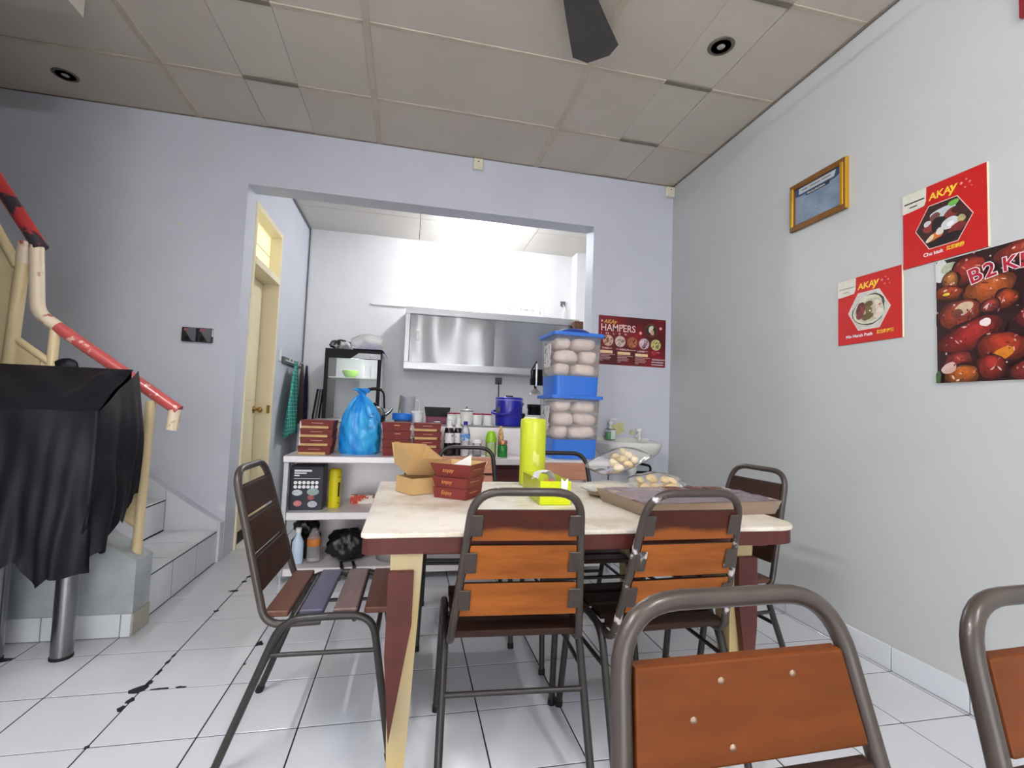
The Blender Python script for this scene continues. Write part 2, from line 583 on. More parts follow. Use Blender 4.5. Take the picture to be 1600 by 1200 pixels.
rest = MB()
ntile = 0
cells = []
for i in range(-11, 12):
    for j in range(-17, 13):
        x0, y0 = i * TS, j * TS
        x1, y1 = min(x0 + TS, XR), min(y0 + TS, YK)
        x0 = max(x0, XS)
        if x1 - x0 < 0.02 or y1 - y0 < 0.02:
            continue
        if x1 <= XL - 0.1 and y1 < YL:
            continue
        if x1 <= 0.02 and y0 > 0.72:      # under the stairs or the back room
            continue
        vis = False
        for (x, y) in ((x0, y0), (x1, y0), (x0, y1), (x1, y1)):
            q = proj_px((x, y, 0))
            if q and -250 < q[0] < 1850 and q[1] < 1550:
                vis = True
        cells.append((vis, x0, y0, x1, y1))
for vis, x0, y0, x1, y1 in cells:
    if vis and ntile < 290:
        o = link('floor_tile', tile_mesh(x0, y0, x1, y1), floor, (x0, y0, random.uniform(-0.0005, 0.0005)))
        ntile += 1
    else:
        rest.box((x0 + g, y0 + g, -0.012), (x1 - g, y1 - g, 0.0))
if rest.v:
    o = rest.obj('floor_tiles_outlying', TILE, floor)
    o['kind'] = 'stuff'
# worn black chips along the joints
chips = [(0.292, 0.305, .030, .034), (0.306, 0.345, .010, .03), (0.298, 0.238, .012, .022), (0.292, 0.195, .012, .022), (0.303, 0.42, .008, .03), (0.302, 0.50, .009, .02), (0.302, 0.555, .006, .02), (0.303, 1.0, .014, .012),
         (0.290, 1.27, .030, .018), (0.302, 1.42, .015, .015), (0.305, 1.50, .018, .015), (0.612, 0.615, .018, .030), (0.36, 0.303, .03, .008), (0.43, 0.304, .02, .007), (-0.335, 0.60, .05, .02), (0.604, 0.44, .006, .012), (0.30, 0.0, .010, .012)]
for (cx, cy, rx, ry) in chips:
    poly = []
    for k in range(10):
        t = 2 * PI * k / 10
        q = random.uniform(0.55, 1.15)
        poly.append((cx + rx * q * math.cos(t), cy + ry * q * math.sin(t)))
    MB().prism(poly, -0.008, 0.0011).obj('joint_chip', GROUT, floor)
# pavement outside the shop front
struct(MB().box((-9, -14, -0.12), (12, YF, -0.02)).obj('floor_pavement', mat('pavement', rgb(150, 148, 144), 0.9, var=0.1, vscale=2)))

# skirting tiles along the right wall and the back wall
bb = struct(MB().box((XR - 0.004, YF, 0), (XR, YB, 0.10)).obj('baseboard_right', GROUT))
sk = MB().box((0, g, 0.003), (0.010, TS - g, 0.104), 0.001).mesh('skirting_tile', TILE_W)
for j in range(-9, 6):
    link('skirting_tile', sk, bb, (XR - 0.0125, j * TS, 0))
sk2 = MB().box((0, g, 0.003), (0.010, YB - 6 * TS - g, 0.104), 0.001).mesh('skirting_tile_cut', TILE_W)
link('skirting_tile', sk2, bb, (XR - 0.0125, 6 * TS, 0))
bb2 = struct(MB().box((XO1, YB - 0.004, 0), (XR - 0.013, YB, 0.10)).obj('baseboard_back', GROUT))
for k in range(3):
    a = XO1 + 0.002 + k * 0.232
    MB().box((a, YB - 0.0125, 0.003), (a + 0.228, YB - 0.003, 0.104), 0.001).obj('skirting_tile', TILE_W, bb2)

# ------------------------------------------------------------------ ceiling
ceil = struct(MB().box((XS, YF, H + 0.012), (XR + 0.15, YB, H + 0.1)).obj('ceiling', DARKGAP))
ceilk = struct(MB().box((-0.3, YB + WT, H + 0.012), (XR + 0.15, YK, H + 0.1)).obj('ceiling_kitchen', DARKGAP))
xg = [XS, -2.73, -1.52, -0.31, 0.90, 2.115, XR]
yg = [YF, -4.24, -3.62, -3.0, -2.38, -1.76, -1.14, -0.52, 0.10, 0.72, 1.34, YB]
for a, b in zip(xg, xg[1:]):
    for c, d in zip(yg, yg[1:]):
        if a == -0.31:
            cuts = [a, 0.13, 0.446, b]
        elif a == 2.115:
            cuts = [a, 2.583, 2.886, b]
        else:
            cuts = [a, b]
        for n, (e, f_) in enumerate(zip(cuts, cuts[1:])):
            dz = 0.0 if n != 1 else 0.003
            MB().box((e + 0.0012, c + 0.003, H + dz - 0.001), (f_ - 0.0012, d - 0.003, H + 0.010), 0.0008).obj(
                'ceiling_panel', CEIL2 if n == 1 else CEIL, ceil)
        if len(cuts) > 2 and d < YB:
            MB().box((cuts[1], d - 0.016, H - 0.007), (cuts[2], d + 0.016, H), 0.002).obj('dark_batten', BATTEN_D, ceil)
        elif len(cuts) > 2:
            MB().box((cuts[1], d - 0.012, H - 0.005), (cuts[2], d, H), 0.002).obj('dark_batten', BATTEN_D, ceil)
for d in yg[1:-1]:
    for a, b in zip(xg, xg[1:]):
        MB().box((a + 0.018, d - 0.014, H - 0.006), (b - 0.018, d + 0.014, H), 0.002).obj('ceiling_batten', BATTEN, ceil)
for a in xg[1:-1]:
    MB().box((a - 0.018, YF, H - 0.008), (a + 0.018, YB, H), 0.002).obj('ceiling_batten', BATTEN, ceil)
MB().box((XR - 0.014, YF, H - 0.012), (XR, YB, H), 0.002).obj('edge_batten', BATTEN_D, ceil)
MB().box((XS, YB - 0.008, H - 0.008), (XR - 0.014, YB, H), 0.002).obj('edge_batten', BATTEN_D, ceil)
xk = [-0.3, 0.04, 1.235, 2.485, XR]
yk = [YB + WT, 2.55, 3.24, YK]
for a, b in zip(xk, xk[1:]):
    for c, d in zip(yk, yk[1:]):
        MB().box((a + 0.003, c + 0.003, H - 0.001), (b - 0.003, d - 0.003, H + 0.010), 0.0008).obj('ceiling_panel', CEILK, ceilk)
MB().box((XO0, YB + WT, H - 0.02), (XO0 + 0.02, YK, H), 0.003).obj('edge_batten', GREYPL, ceilk)

# ------------------------------------------------------------------ stairs climbing to the left along the back wall
RUN, RISE, Z1, X1 = 0.313, 0.2075, 0.216, 0.011
Y0S, Y1S = 0.90, 1.795
body = MB()
NST = 9
for k in range(NST):
    body.box((X1 - (k + 1) * RUN if k < NST - 1 else XS, Y0S, 0), (X1 - k * RUN - 0.0018, Y1S, Z1 + k * RISE - 0.0018))
stairs = struct(body.obj('trim_stairs', GROUT))
for k in range(NST):
    xr, zt, zb = X1 - k * RUN, Z1 + k * RISE, (0 if k == 0 else Z1 + (k - 1) * RISE)
    for (a, b) in ((Y0S, 1.2), (1.2, 1.5), (1.5, Y1S)):
        MB().box((xr - 0.012, a + 0.004, zb + 0.006), (xr, b - 0.004, zt - 0.019), 0.001).obj('riser_tile', TILE_W, stairs)
        MB().box((xr - RUN + 0.006, a + 0.004, zt - 0.010), (xr + 0.003, b - 0.004, zt), 0.001).obj('tread_tile', TILE_W, stairs)
# skirting of cut tiles up the back wall
skt = struct(MB().prism([(0.018, 0), (0.018, 0.255), (XS, 0.255 + (0.018 - XS) * 0.70), (XS, 0)], Y1S + 0.004, YB, 'y').obj('baseboard_stairs', WALL_BACK))
for k in range(-1, NST):
    xa = 0.018 if k < 0 else X1 - k * RUN
    xb = X1 if k < 0 else max(X1 - (k + 1) * RUN, XS)
    zb = 0.0 if k < 0 else Z1 + k * RISE - 0.02
    fz = lambda x: 0.262 + (0.018 - x) * 0.70
    if k < 0:
        MB().box((0.012, Y1S + 0.003, 0.002), (0.026, YB - 0.002, 0.258), 0.002).obj('skirting_tile', TILE_W, skt)
    else:
        MB().prism([(xb + g, zb), (xa - g, zb), (xa - g, fz(xa) - 0.008), (xb + g, fz(xb) - 0.008)], Y1S - 0.002, Y1S + 0.010, 'y').obj('skirting_tile', TILE_W, skt)
# sloping concrete string on the room side
string = struct(MB().prism([(0.041, 0), (0.041, 0.33), (-0.02, 0.372), (XS, 0.372 + (XS + 0.02) * -0.665), (XS, 0)], 0.758, Y0S, 'y').obj('trim_stair_string', CONCRETE))
for k in range(4):
    a = 0.041 - 0.04 - k * 0.30
    MB().box((a - 0.30 + g, 0.748, 0.003), (a - g, 0.760, 0.102), 0.0012).obj('skirting_tile', TILE_W, string)
MB().box((0.003, 0.748, 0.003), (0.041, 0.760, 0.102), 0.0012).obj('skirting_tile', TILE_W, string)
MB().box((0.041, 0.756, 0.003), (0.046, Y0S, 0.098), 0.0012).obj('skirting_tile', mat('grimy_tile', rgb(178, 174, 158), 0.4, var=0.15, vscale=9), string)

rail = thing('stair_railing', 'cream and red pipe stair railing with chipped paint and cream panel', 'railing', (0, 0.83, 0))
hr = fillet([(0.108, 0, 0.92), (0.118, 0, 1.026), (-0.465, 0, 1.433)], 0.022, 3)
MB().tube([(0.110, 0, 0.92), (0.113, 0, 0.945), (0.119, 0, 1.018)], 0.026, 14).obj('handrail_end', CREAM_CHIP, rail)
MB().tube([(0.135, 0, 1.012), (-0.385, 0, 1.377)], 0.027, 14).obj('handrail', RED_CHIP, rail)
MB().tube(fillet([(-0.385, 0, 1.377), (-0.468, 0, 1.435), (-0.496, 0, 1.745)], 0.05, 5), 0.0275, 14).obj('handrail_bend', CREAM_CHIP, rail)
MB().tube([(-0.478, 0, 1.735), (-1.50, 0, 3.30)], 0.030, 14).obj('handrail', RED_DARK, rail)
for (xa, za, xb, zb, r, m) in ((0.004, 0.33, 0.014, 1.055, 0.021, CREAM), (-0.398, 0.60, -0.394, 1.37, 0.020, CREAM), (-0.575, 0.72, -0.540, 1.735, 0.026, CREAM)):
    MB().tube([(xa, 0, za), (xb, 0, zb)], r, 14, mi=0).obj('post', m, rail)
MB().tube([(-0.541, 0, 1.655), (-0.5395, 0, 1.757)], 0.0275, 14).obj('post_top', CREAM_CHIP, rail)
MB().tube([(0.0, 0, 0.918), (-0.545, 0, 1.315)], 0.016, 10).obj('inner_rail', CREAM, rail)
MB().tube([(-0.56, 0, 1.640), (-1.35, 0, 3.05)], 0.020, 10).obj('inner_rail', CREAM, rail)
MB().tube([(0.0, 0, 0.475), (-0.545, 0, 0.86)], 0.016, 10).obj('bottom_rail', CREAM, rail)
for k in range(5):
    xa, xb = -k * 0.109, -(k + 1) * 0.109
    zt = lambda x: 0.918 - x * 0.728
    zb = lambda x: 0.475 - x * 0.706
    MB().prism([(xb + .003, zb(xb)), (xa - .003, zb(xa)), (xa - .003, zt(xa)), (xb + .003, zt(xb))], -0.006, 0.006, 'y').obj('infill_board', CREAM, rail)
for k in range(6):
    xa, xb = -0.575 - k * 0.09, -0.575 - (k + 1) * 0.09
    zt = lambda x: 1.640 - (x + 0.56) * 1.785
    zb = lambda x: 0.95 - (x + 0.56) * 1.0
    MB().prism([(xb + .003, zb(xb)), (xa - .003, zb(xa)), (xa - .003, zt(xa)), (xb + .003, zt(xb))], -0.006, 0.006, 'y').obj('infill_board', CREAM, rail)

# ------------------------------------------------------------------ kitchen door with transom light
door = struct(link('door_1', None))
fr = MB()
fr.box((-0.145, D0, 0), (0.04, D0 + 0.03, DZ), 0.003).box((-0.145, D1 - 0.03, 0), (0.04, D1, DZ), 0.003)
fr.box((-0.145, D0 + 0.03, DZ - 0.045), (0.04, D1 - 0.03, DZ), 0.003).box((-0.145, D0 + 0.03, 2.10), (0.045, D1 - 0.03, 2.155), 0.003)
fr.obj('door_frame', CREAM_D, door)
leaf = MB().box((-0.13, D0 + 0.034, 0.01), (-0.092, D1 - 0.034, 2.095), 0.003).obj('door_leaf', CREAM_D, door)
for (a, b) in ((0.15, 0.95), (1.08, 1.95)):
    MB().box((-0.094, D0 + 0.13, a), (-0.086, D1 - 0.13, b), 0.006).obj('door_panel', CREAM_D, leaf)
BRASS = mat('worn_brass', rgb(164, 128, 66), 0.25, metal=0.9)
kn = MB()
kn.lathe([(0.03, 0), (0.03, 0.006), (0.012, 0.012), (0.010, 0.03), (0.022, 0.042), (0.026, 0.055), (0.02, 0.068), (0.0, 0.072)], 16)
kn.xf(Matrix.Translation((-0.092, 2.735, 1.0)) @ Matrix.Rotation(PI / 2, 4, 'Y'))
kn.obj('door_knob', BRASS, leaf)
MB().box((0.0, D1 - 0.036, 0.97), (0.025, D1 - 0.030, 1.04), 0.002).obj('strike_plate', BRASS, door)
for (y, z, w, h, m) in ((2.46, 1.73, 0.07, 0.05, GREYPL), (2.47, 1.63, 0.06, 0.06, PAPER), (2.46, 1.49, 0.18, 0.11, mat('faded_notice', rgb(186, 160, 120), 0.6, var=0.2, vscale=30))):
    MB().box((-0.092, y, z), (-0.0905, y + w, z + h)).obj('door_sticker', m, leaf)
pane = MB().box((-0.06, D0 + 0.03, 2.155), (-0.054, D1 - 0.03, DZ - 0.045)).obj(
    'transom_pane', mat('self_lit_yellow_glass', rgb(246, 240, 196), 0.35, emit=rgb(255, 246, 190), estr=0.25), door)  # pane glows by itself in place of light coming through
MB().box((-0.063, D0 + 0.03, 2.34), (-0.05, D1 - 0.03, 2.348), 0.001).obj('glazing_bar', CREAM_D, door)
# lit room behind the transom
struct(MB().box((-1.5, D0 - 0.1, -0.01), (-0.3, D1 + 0.4, 0.0)).obj('floor_back_room', TILE))
wall('wall_back_room', (-1.6, YB + WT, 0), (-1.5, YK, H), WALL_KITCHEN)
wall('ceiling_back_room', (-1.6, YB + WT, H), (-0.3, YK, H + 0.1), CEIL)
wall('wall_back_room_end', (-1.6, YK, 0), (-0.3, YK + 0.12, H), WALL_KITCHEN)
br = thing('back_room_bulb', 'bright bulb glowing behind the yellow transom pane over the door', 'lamp', (-0.33, 2.22, 2.46))
MB().lathe([(0.0, 0.055), (0.03, 0.045), (0.045, 0.02), (0.045, -0.02), (0.025, -0.05), (0.0, -0.06)][::-1], 16).obj(
    'glass_bulb', mat('glowing_bulb', rgb(255, 250, 235), 0.4, emit=rgb(255, 246, 220), estr=30), br)
MB().tube([(0, 0, 0.05), (0, 0, 0.58)], 0.012, 8).obj('stem', WHITE_PL, br)


# ------------------------------------------------------------------ chairs
def build_chair(label, loc, rz, front, rear, seats, tube=TUBE, legm=TUBE_D, brackets=True, screws=(), slats=((0.806, 0.720), (0.706, 0.608), (0.596, 0.498)), group='slatted cafe chairs'):
    t = thing('dining_chair', label, 'chair', loc, rz, group)
    hw = lambda z: 0.186 - (z - 0.43) * 0.0974
    yb = lambda z: -0.143 - (z - 0.43) * 0.277
    R = 0.0115
    P = [(0.186, 0.02, 0.412), (0.187, -0.136, 0.406), (hw(0.856), yb(0.856), 0.856), (-hw(0.856), yb(0.856), 0.856), (-0.187, -0.136, 0.406), (-0.186, 0.02, 0.412)]
    MB().tube(fillet(P, [0.05, 0.075, 0.075, 0.05], 8), R, 12).obj('back_frame', tube, t)
    for s in (-1, 1):
        q = fillet([(s * 0.210, -0.248, 0), (s * 0.2, -0.085, 0.425), (s * 0.2, 0.04, 0.43)], 0.06, 7)
        lg = MB().tube(q, R, 10).obj('leg', legm, t)
        MB().tube([(s * 0.210, -0.2485, 0.0), (s * 0.2094, -0.239, 0.022)], 0.0135, 10).obj('rubber_foot', BLACK_M, lg)
        q = fillet([(s * 0.2, 0.04, 0.43), (s * 0.2, 0.175, 0.43), (s * 0.210, 0.246, 0)], 0.07, 7)
        lg = MB().tube(q, R, 10).obj('leg', legm, t)
        MB().tube([(s * 0.210, 0.246, 0.0), (s * 0.2095, 0.242, 0.022)], 0.0135, 10).obj('rubber_foot', BLACK_M, lg)
        MB().tube([(s * 0.202, -0.125, 0.325), (s * 0.202, 0.195, 0.325)], 0.007, 8).obj('side_stretcher', legm, t)
    MB().tube([(-0.2, -0.143, 0.275), (0.2, -0.143, 0.275)], 0.008, 8).obj('rear_stretcher', legm, t)
    MB().tube([(-0.2, 0.187, 0.36), (0.2, 0.187, 0.36)], 0.008, 8).obj('front_stretcher', legm, t)
    MB().tube([(-0.2, -0.06, 0.418), (0.2, -0.06, 0.418)], 0.008, 8).obj('seat_bearer', legm, t)
    MB().tube([(-0.2, 0.12, 0.418), (0.2, 0.12, 0.418)], 0.008, 8).obj('seat_bearer', legm, t)
    for n, (a, b) in enumerate(slats):
        fm, rm = (front[n], rear[n])
        w1, w0 = hw(a) - 0.013, hw(b) - 0.013
        mb = MB()
        v = []
        for (z, w) in ((b, w0), (a, w1)):
            for y in (yb(z) - 0.006, yb(z) + 0.009):
                for x in (-w, w):
                    v.append((x, y, z))
        # 0,1 rear bottom; 2,3 front bottom; 4,5 rear top; 6,7 front top
        mb.add(v, [(0, 1, 5, 4)], 1).add(v, [(3, 2, 6, 7), (2, 0, 4, 6), (1, 3, 7, 5), (4, 5, 7, 6), (2, 3, 1, 0)], 0)
        sl = mb.obj('back_slat', [fm, rm], t)
        bv = sl.modifiers.new('bevel', 'BEVEL'); bv.width = 0.003; bv.segments = 2; bv.limit_method = 'ANGLE'
        if brackets:
            for s in (-1, 1):
                zc = (a + b) / 2
                x0 = s * (hw(zc) - 0.002); x1 = s * (hw(zc) - 0.036)
                y = yb(zc) - 0.010
                br_ = MB().box((min(x0, x1), -0.002, -0.031), (max(x0, x1), 0.002, 0.031), 0.0018)
                br_.xf(Matrix.Translation((0, y, zc)) @ Matrix.Rotation(0.27, 4, 'X'))
                br_.obj('bracket', tube, sl)
        if n == 0:
            for (u, w_) in screws:
                z = b + (a - b) * w_
                MB().lathe([(0.0042, 0), (0.0034, 0.0015), (0, 0.002)], 8).xf(Matrix.Translation((u, yb(z) + 0.009, z)) @ Matrix.Rotation(-PI / 2, 4, 'X')).obj('screw', mat('dull_screw', rgb(150, 128, 108), 0.4, metal=0.5), sl)
    for n, y in enumerate((-0.107, -0.008, 0.090, 0.182)):
        sl = MB().box((-0.186, y - 0.035, 0.4275), (0.186, y + 0.035, 0.4455), 0.003).obj('seat_slat', seats[n], t)
    return t


DK = [W_DARK] * 3
OR = [W_ORANGE2] * 3
MX = [W_MAROON, W_ORANGE2, W_ORANGE2]
FGS = ((0.797, 0.700), (0.684, 0.588), (0.574, 0.484))
build_chair('dark brown slatted chair at the left end of the cream table, facing right', (0.960, 0.018, 0), -1.59, DK, OR,
            [W_SEAT, W_BLUE, W_MAUVE, W_SEAT])
build_chair('slatted chair with orange back tucked in front of the cream table, left of its pair', (1.547, -0.237, 0), -0.06, DK, MX, [W_DARK] * 4)
build_chair('slatted chair with white paint splashes on its top rail, in front of the table', (2.010, -0.258, 0), 0.02, DK, MX, [W_DARK] * 4, tube=TUBE_P)
build_chair('dark brown slatted chair at the right end of the table near the grey wall', (2.488, 0.098, 0), 1.673, DK, OR, [W_SEAT] * 4)
build_chair('slatted chair behind the table, seen past the open meal boxes', (1.518, 0.684, 0), 3.067, [W_PINK] * 3, OR, [W_DARK] * 4, tube=TUBE_D)
build_chair('slatted chair behind the table, seen past the lime yellow cylinder', (2.0, 0.44, 0), PI, [W_PINK] * 3, OR, [W_DARK] * 4, tube=TUBE_D)
build_chair('large foreground slatted chair with three screws in its orange top slat', (1.602, -1.487, 0), 3.16, [W_ORANGE, W_DARK, W_DARK], OR,
            [W_DARK] * 4, legm=TUBE, screws=((0.035, 0.80), (0.075, 0.46), (0.032, 0.17), (-0.06, 0.80)), slats=FGS)
build_chair('foreground slatted chair cut off by the right edge of the picture', (2.044, -1.524, 0), 3.19, [W_ORANGE, W_DARK, W_DARK], OR,
            [W_DARK] * 4, legm=TUBE, slats=FGS)

# ------------------------------------------------------------------ table
TX0, TX1, TY0, TY1, TZ = 1.10, 2.47, -0.425, 0.49, 0.735
tb = thing('dining_table', 'cream topped dining table with maroon edge and tapered yellow legs', 'table', ((TX0 + TX1) / 2, (TY0 + TY1) / 2, 0))
w2, d2 = (TX1 - TX0) / 2, (TY1 - TY0) / 2


def rrect(w, d, radii, n=6):
    out = []
    for (sx, sy, r, a0) in ((1, -1, radii[0], -PI / 2), (1, 1, radii[1], 0), (-1, 1, radii[2], PI / 2), (-1, -1, radii[3], PI)):
        cx, cy = sx * (w - r), sy * (d - r)
        for k in range(n + 1):
            t = a0 + PI / 2 * k / n
            out.append((cx + r * math.cos(t), cy + r * math.sin(t)))
    return out


o = MB().prism(rrect(w2, d2, (0.09, 0.09, 0.02, 0.02)), TZ - 0.014, TZ).obj('table_top', TABLETOP, tb)
bv = o.modifiers.new('bevel', 'BEVEL'); bv.width = 0.004; bv.segments = 2; bv.limit_method = 'ANGLE'
MB().prism(rrect(w2 - 0.004, d2 - 0.004, (0.09, 0.09, 0.02, 0.02)), TZ - 0.056, TZ - 0.014).obj('table_edge', MAROON, tb)
for (sx, sy) in ((-1, -1), (1, -1), (-1, 1), (1, 1)):
    cx, cy = sx * (w2 - 0.125), sy * (d2 - 0.085)
    if (sx, sy) == (-1, -1):
        cx, cy = -w2 + 0.122, -d2 + 0.055
    if sx > 0:
        cx = w2 - 0.205
    v = [(cx - 0.043, cy - 0.035, 0.68), (cx + 0.043, cy - 0.035, 0.68), (cx + 0.043, cy + 0.035, 0.68), (cx - 0.043, cy + 0.035, 0.68)]
    mb = MB()
    ring = []
    for z in (0.0, 0.2, 0.42, 0.55, 0.68):
        t = z / 0.68
        wd = 0.018 + 0.025 * t ** 0.8
        dx = -sx * -0.006 * (1 - t)
        ring.append([(cx + dx - wd, cy - wd, z), (cx + dx + wd, cy - wd, z), (cx + dx + wd, cy + wd, z), (cx + dx - wd, cy + wd, z)])
    v = [p for r_ in ring for p in r_]
    f = [(4 * i + j, 4 * i + (j + 1) % 4, 4 * i + 4 + (j + 1) % 4, 4 * i + 4 + j) for i in range(4) for j in range(4)] + [(3, 2, 1, 0), (16, 17, 18, 19)]
    lg = mb.add(v, f).obj('leg', YLEG, tb)
    mbd = MB()
    x0, x1 = cx - 0.046, cx + 0.020
    if sx > 0:
        x0, x1 = cx - 0.020, cx + 0.046
    pol = [(x0 + (0.02 if sx < 0 else 0), 0.20), (x1 - 0.046 if sx < 0 else x1 - 0.02, 0.20), (x1, 0.50), (x1, 0.635), (x0, 0.635), (x0, 0.42)] if sx < 0 else \
        [(x1 - 0.02, 0.20), (x1, 0.42), (x1, 0.635), (x0, 0.635), (x0, 0.50), (x0 + 0.04, 0.20)]
    mbd.prism(pol, cy - 0.062, cy - 0.038, 'y')
    mbd.obj('leg_board', MAROON, lg)
for (y, m) in ((-d2 + 0.06, MAROON), (d2 - 0.06, MAROON)):
    MB().box((-w2 + 0.10, y - 0.012, TZ - 0.072), (w2 - 0.10, y + 0.012, TZ - 0.056), 0.002).obj('apron', m, tb)

# ------------------------------------------------------------------ things on the table
def meal_box(root_label, loc, rz, size=0.19, hgt=0.06, kind='red', tilt=(0, 0), flare=0.0, open_lid=False, name='meal_box', group=None, letter=None, lid=True):
    """folded card tray: base, four walls (outside printed, inside kraft), optional lid flap"""
    t = thing(name, root_label, 'box', loc, rz, group)
    if tilt != (0, 0):
        t.rotation_euler = (tilt[0], tilt[1], rz)
    s = size / 2
    outm = REDCARD if kind == 'red' else KRAFT
    e = 0.002
    MB().box((-s, -s, 0), (s, s, e)).obj('base', KRAFT, t)
    for k in range(4):
        fl = flare if k in (0, 2) else flare * 0.6
        top = s + fl
        v = [(-s, -s, 0), (s, -s, 0), (top, -s - fl, hgt), (-top, -s - fl, hgt)]
        v2 = [(-s + e, -s + e, 0), (s - e, -s + e, 0), (top - e, -s - fl + e, hgt), (-top + e, -s - fl + e, hgt)]
        mb = MB().add(v + v2, [(0, 1, 2, 3), (0, 4, 5, 1), (2, 6, 7, 3), (0, 3, 7, 4), (1, 5, 6, 2)], 0).add(v2, [(3, 2, 1, 0)], 1)
        mb.xf(Matrix.Rotation(k * PI / 2, 4, 'Z'))
        w_ = mb.obj('side_wall', [outm, KRAFT], t)
        if letter and k in (0, 1):
            if k == 0:
                text('lettering', letter, 0.020, GOLD_INK, w_, (-s * 0.55, -s - fl * 0.5 - 0.0012, hgt * 0.38), (PI / 2 + 0.0, 0, 0), shear=0.2)
            else:
                text('lettering', '~' * 1 + '\u2014' * 3, 0.020, PALE_INK, w_, (s + fl * 0.5 + 0.0012, -s * 0.6, hgt * 0.45), (PI / 2, 0, PI / 2))
    return t


def closed_box(label, loc, rz, size=0.18, hgt=0.052, group=None, band=False):
    t = thing('meal_box', label, 'box', loc, rz, group)
    s = size / 2
    v = [(-s + .006, -s + .006, 0), (s - .006, -s + .006, 0), (s - .006, s - .006, 0), (-s + .006, s - .006, 0), (-s, -s, hgt - .004), (s, -s, hgt - .004), (s, s, hgt - .004), (-s, s, hgt - .004)]
    MB().add(v, [(3, 2, 1, 0), (4, 5, 6, 7), (0, 1, 5, 4), (1, 2, 6, 5), (2, 3, 7, 6), (3, 0, 4, 7)]).obj('tray', REDCARD, t)
    MB().box((-s - .001, -s - .001, hgt - .0065), (s + .001, s + .001, hgt - .001), 0.001).obj('lid', REDCARD, t)
    if band:
        MB().box((-s + .004, -s - .0005, 0.001), (s - .03, -s + .01, 0.016)).obj('kraft_edge', KRAFT, t)
        MB().box((-s * .35, -s - .0022, hgt * .62), (s * .35, -s - .0012, hgt * .68)).obj('printed_line', PALE_INK, t)
    else:
        MB().box((-s * .15, -s - .0022, hgt * .6), (s * .25, -s - .0012, hgt * .70)).obj('printed_line', GOLD_INK, t)
        MB().lathe([(0.005, 0), (0.005, .006)], 8).xf(Matrix.Translation((s, -s + .012, hgt * .2)) @ Matrix.Rotation(PI / 2, 4, 'Y')).obj('white_tab', WHITE_INK, t)
    return t


# plain kraft boxes stacked behind the red ones
OB = 'open meal boxes on the table'
meal_box('plain kraft card meal box at the bottom of the stack on the table', (1.256, 0.205, TZ + 0.001), 0.52, 0.122, 0.062, 'kraft', group=OB)
meal_box('open kraft card meal box with flared sides, beside the red open boxes', (1.240, 0.232, TZ + 0.088), 0.50, 0.118, 0.078, 'kraft', flare=0.022, tilt=(0.30, 0.06), group=OB)
meal_box('lowest of the three red open meal boxes on the table', (1.408, 0.110, TZ + 0.001), -0.57, 0.132, 0.040, 'red', flare=0.004, group=OB, letter='Enjoy')
meal_box('middle of the three red open meal boxes on the table', (1.410, 0.108, TZ + 0.042), -0.60, 0.132, 0.038, 'red', flare=0.009, group=OB, letter='Enjoy')
meal_box('topmost red open meal box on the table, with a white paper in it', (1.412, 0.108, TZ + 0.081), -0.53, 0.134, 0.050, 'red', flare=0.018, group=OB, letter='Enjoy')
pap = thing('paper_sheet', 'white paper sheet standing inside the topmost red open box', 'paper', (1.418, 0.135, TZ + 0.084), 0.1)
MB().prism([(-0.04, 0.0), (0.04, 0.0), (0.04, 0.068), (0.035, 0.07), (-0.04, 0.03)], -0.001, 0.001, 'y').obj('sheet', WHITE_INK, pap)

cyl = thing('lime_cylinder', 'tall lime yellow plastic wrapped cylinder standing on the table', 'canister', (1.775, 0.40, TZ + 0.0006))
wob = lambda t, z: 1 + 0.012 * math.sin(3 * t + z * 20) + 0.008 * math.sin(7 * t)
MB().lathe([(0.0, 0), (0.056, 0.0), (0.058, 0.01), (0.059, 0.14), (0.058, 0.155), (0.059, 0.17), (0.0595, 0.285), (0.057, 0.298), (0.045, 0.303), (0.02, 0.300), (0, 0.298)], 32, fn=wob).obj('body', LIME, cyl)
MB().lathe([(0.030, 0.300), (0.034, 0.303), (0.033, 0.308), (0.0, 0.309)], 20, c=(-0.012, 0.0, 0)).obj('cap', mat('cream_wax', rgb(230, 224, 190), 0.5), cyl)
MB().grid(lambda u, v: ((u - .5) * 0.03, -0.0605 - 0.002 * math.sin(u * PI), 0.10 + v * 0.05 + 0.01 * math.sin(u * PI * 2)), 6, 6).obj('painted_gloss_patch', mat('pale_lime_highlight', rgb(224, 230, 120), 0.2), cyl)  # paler patch paints a highlight on the wrapped plastic

tis = thing('tissue_box', 'lime acrylic tissue holder with a printed white tissue sticking out', 'tissue box', (1.742, 0.065, TZ + 0.0006))
MB().box((-0.058, -0.135, 0.0), (0.058, -0.131, 0.086), 0.001).obj('front_panel', mat('lime_front_panel', rgb(212, 224, 20), 0.3), tis)
MB().box((-0.058, 0.131, 0.0), (0.058, 0.135, 0.086), 0.001).obj('back_panel', LIME_C, tis)
MB().box((-0.058, -0.131, 0.0), (-0.055, 0.131, 0.086), 0.001).obj('side_panel', LIME_C, tis)
MB().box((0.055, -0.131, 0.0), (0.058, 0.131, 0.086), 0.001).obj('side_panel', LIME_C, tis)
MB().box((-0.054, -0.12, 0.002), (0.054, 0.12, 0.05), 0.006).obj('tissue_stack', WHITE_INK, tis)
MB().grid(lambda u, v: (-0.062 + u * 0.080, -0.115 + v * 0.10 + 0.012 * math.sin(u * 6), 0.052 + 0.068 * math.sin(min(1.0, 0.12 + u * 0.9) * PI) ** 0.6 * (1 - 0.25 * v) + 0.005 * math.sin(u * 13 + v * 5)), 18, 10).obj('tissue', WHITE_INK, tis)
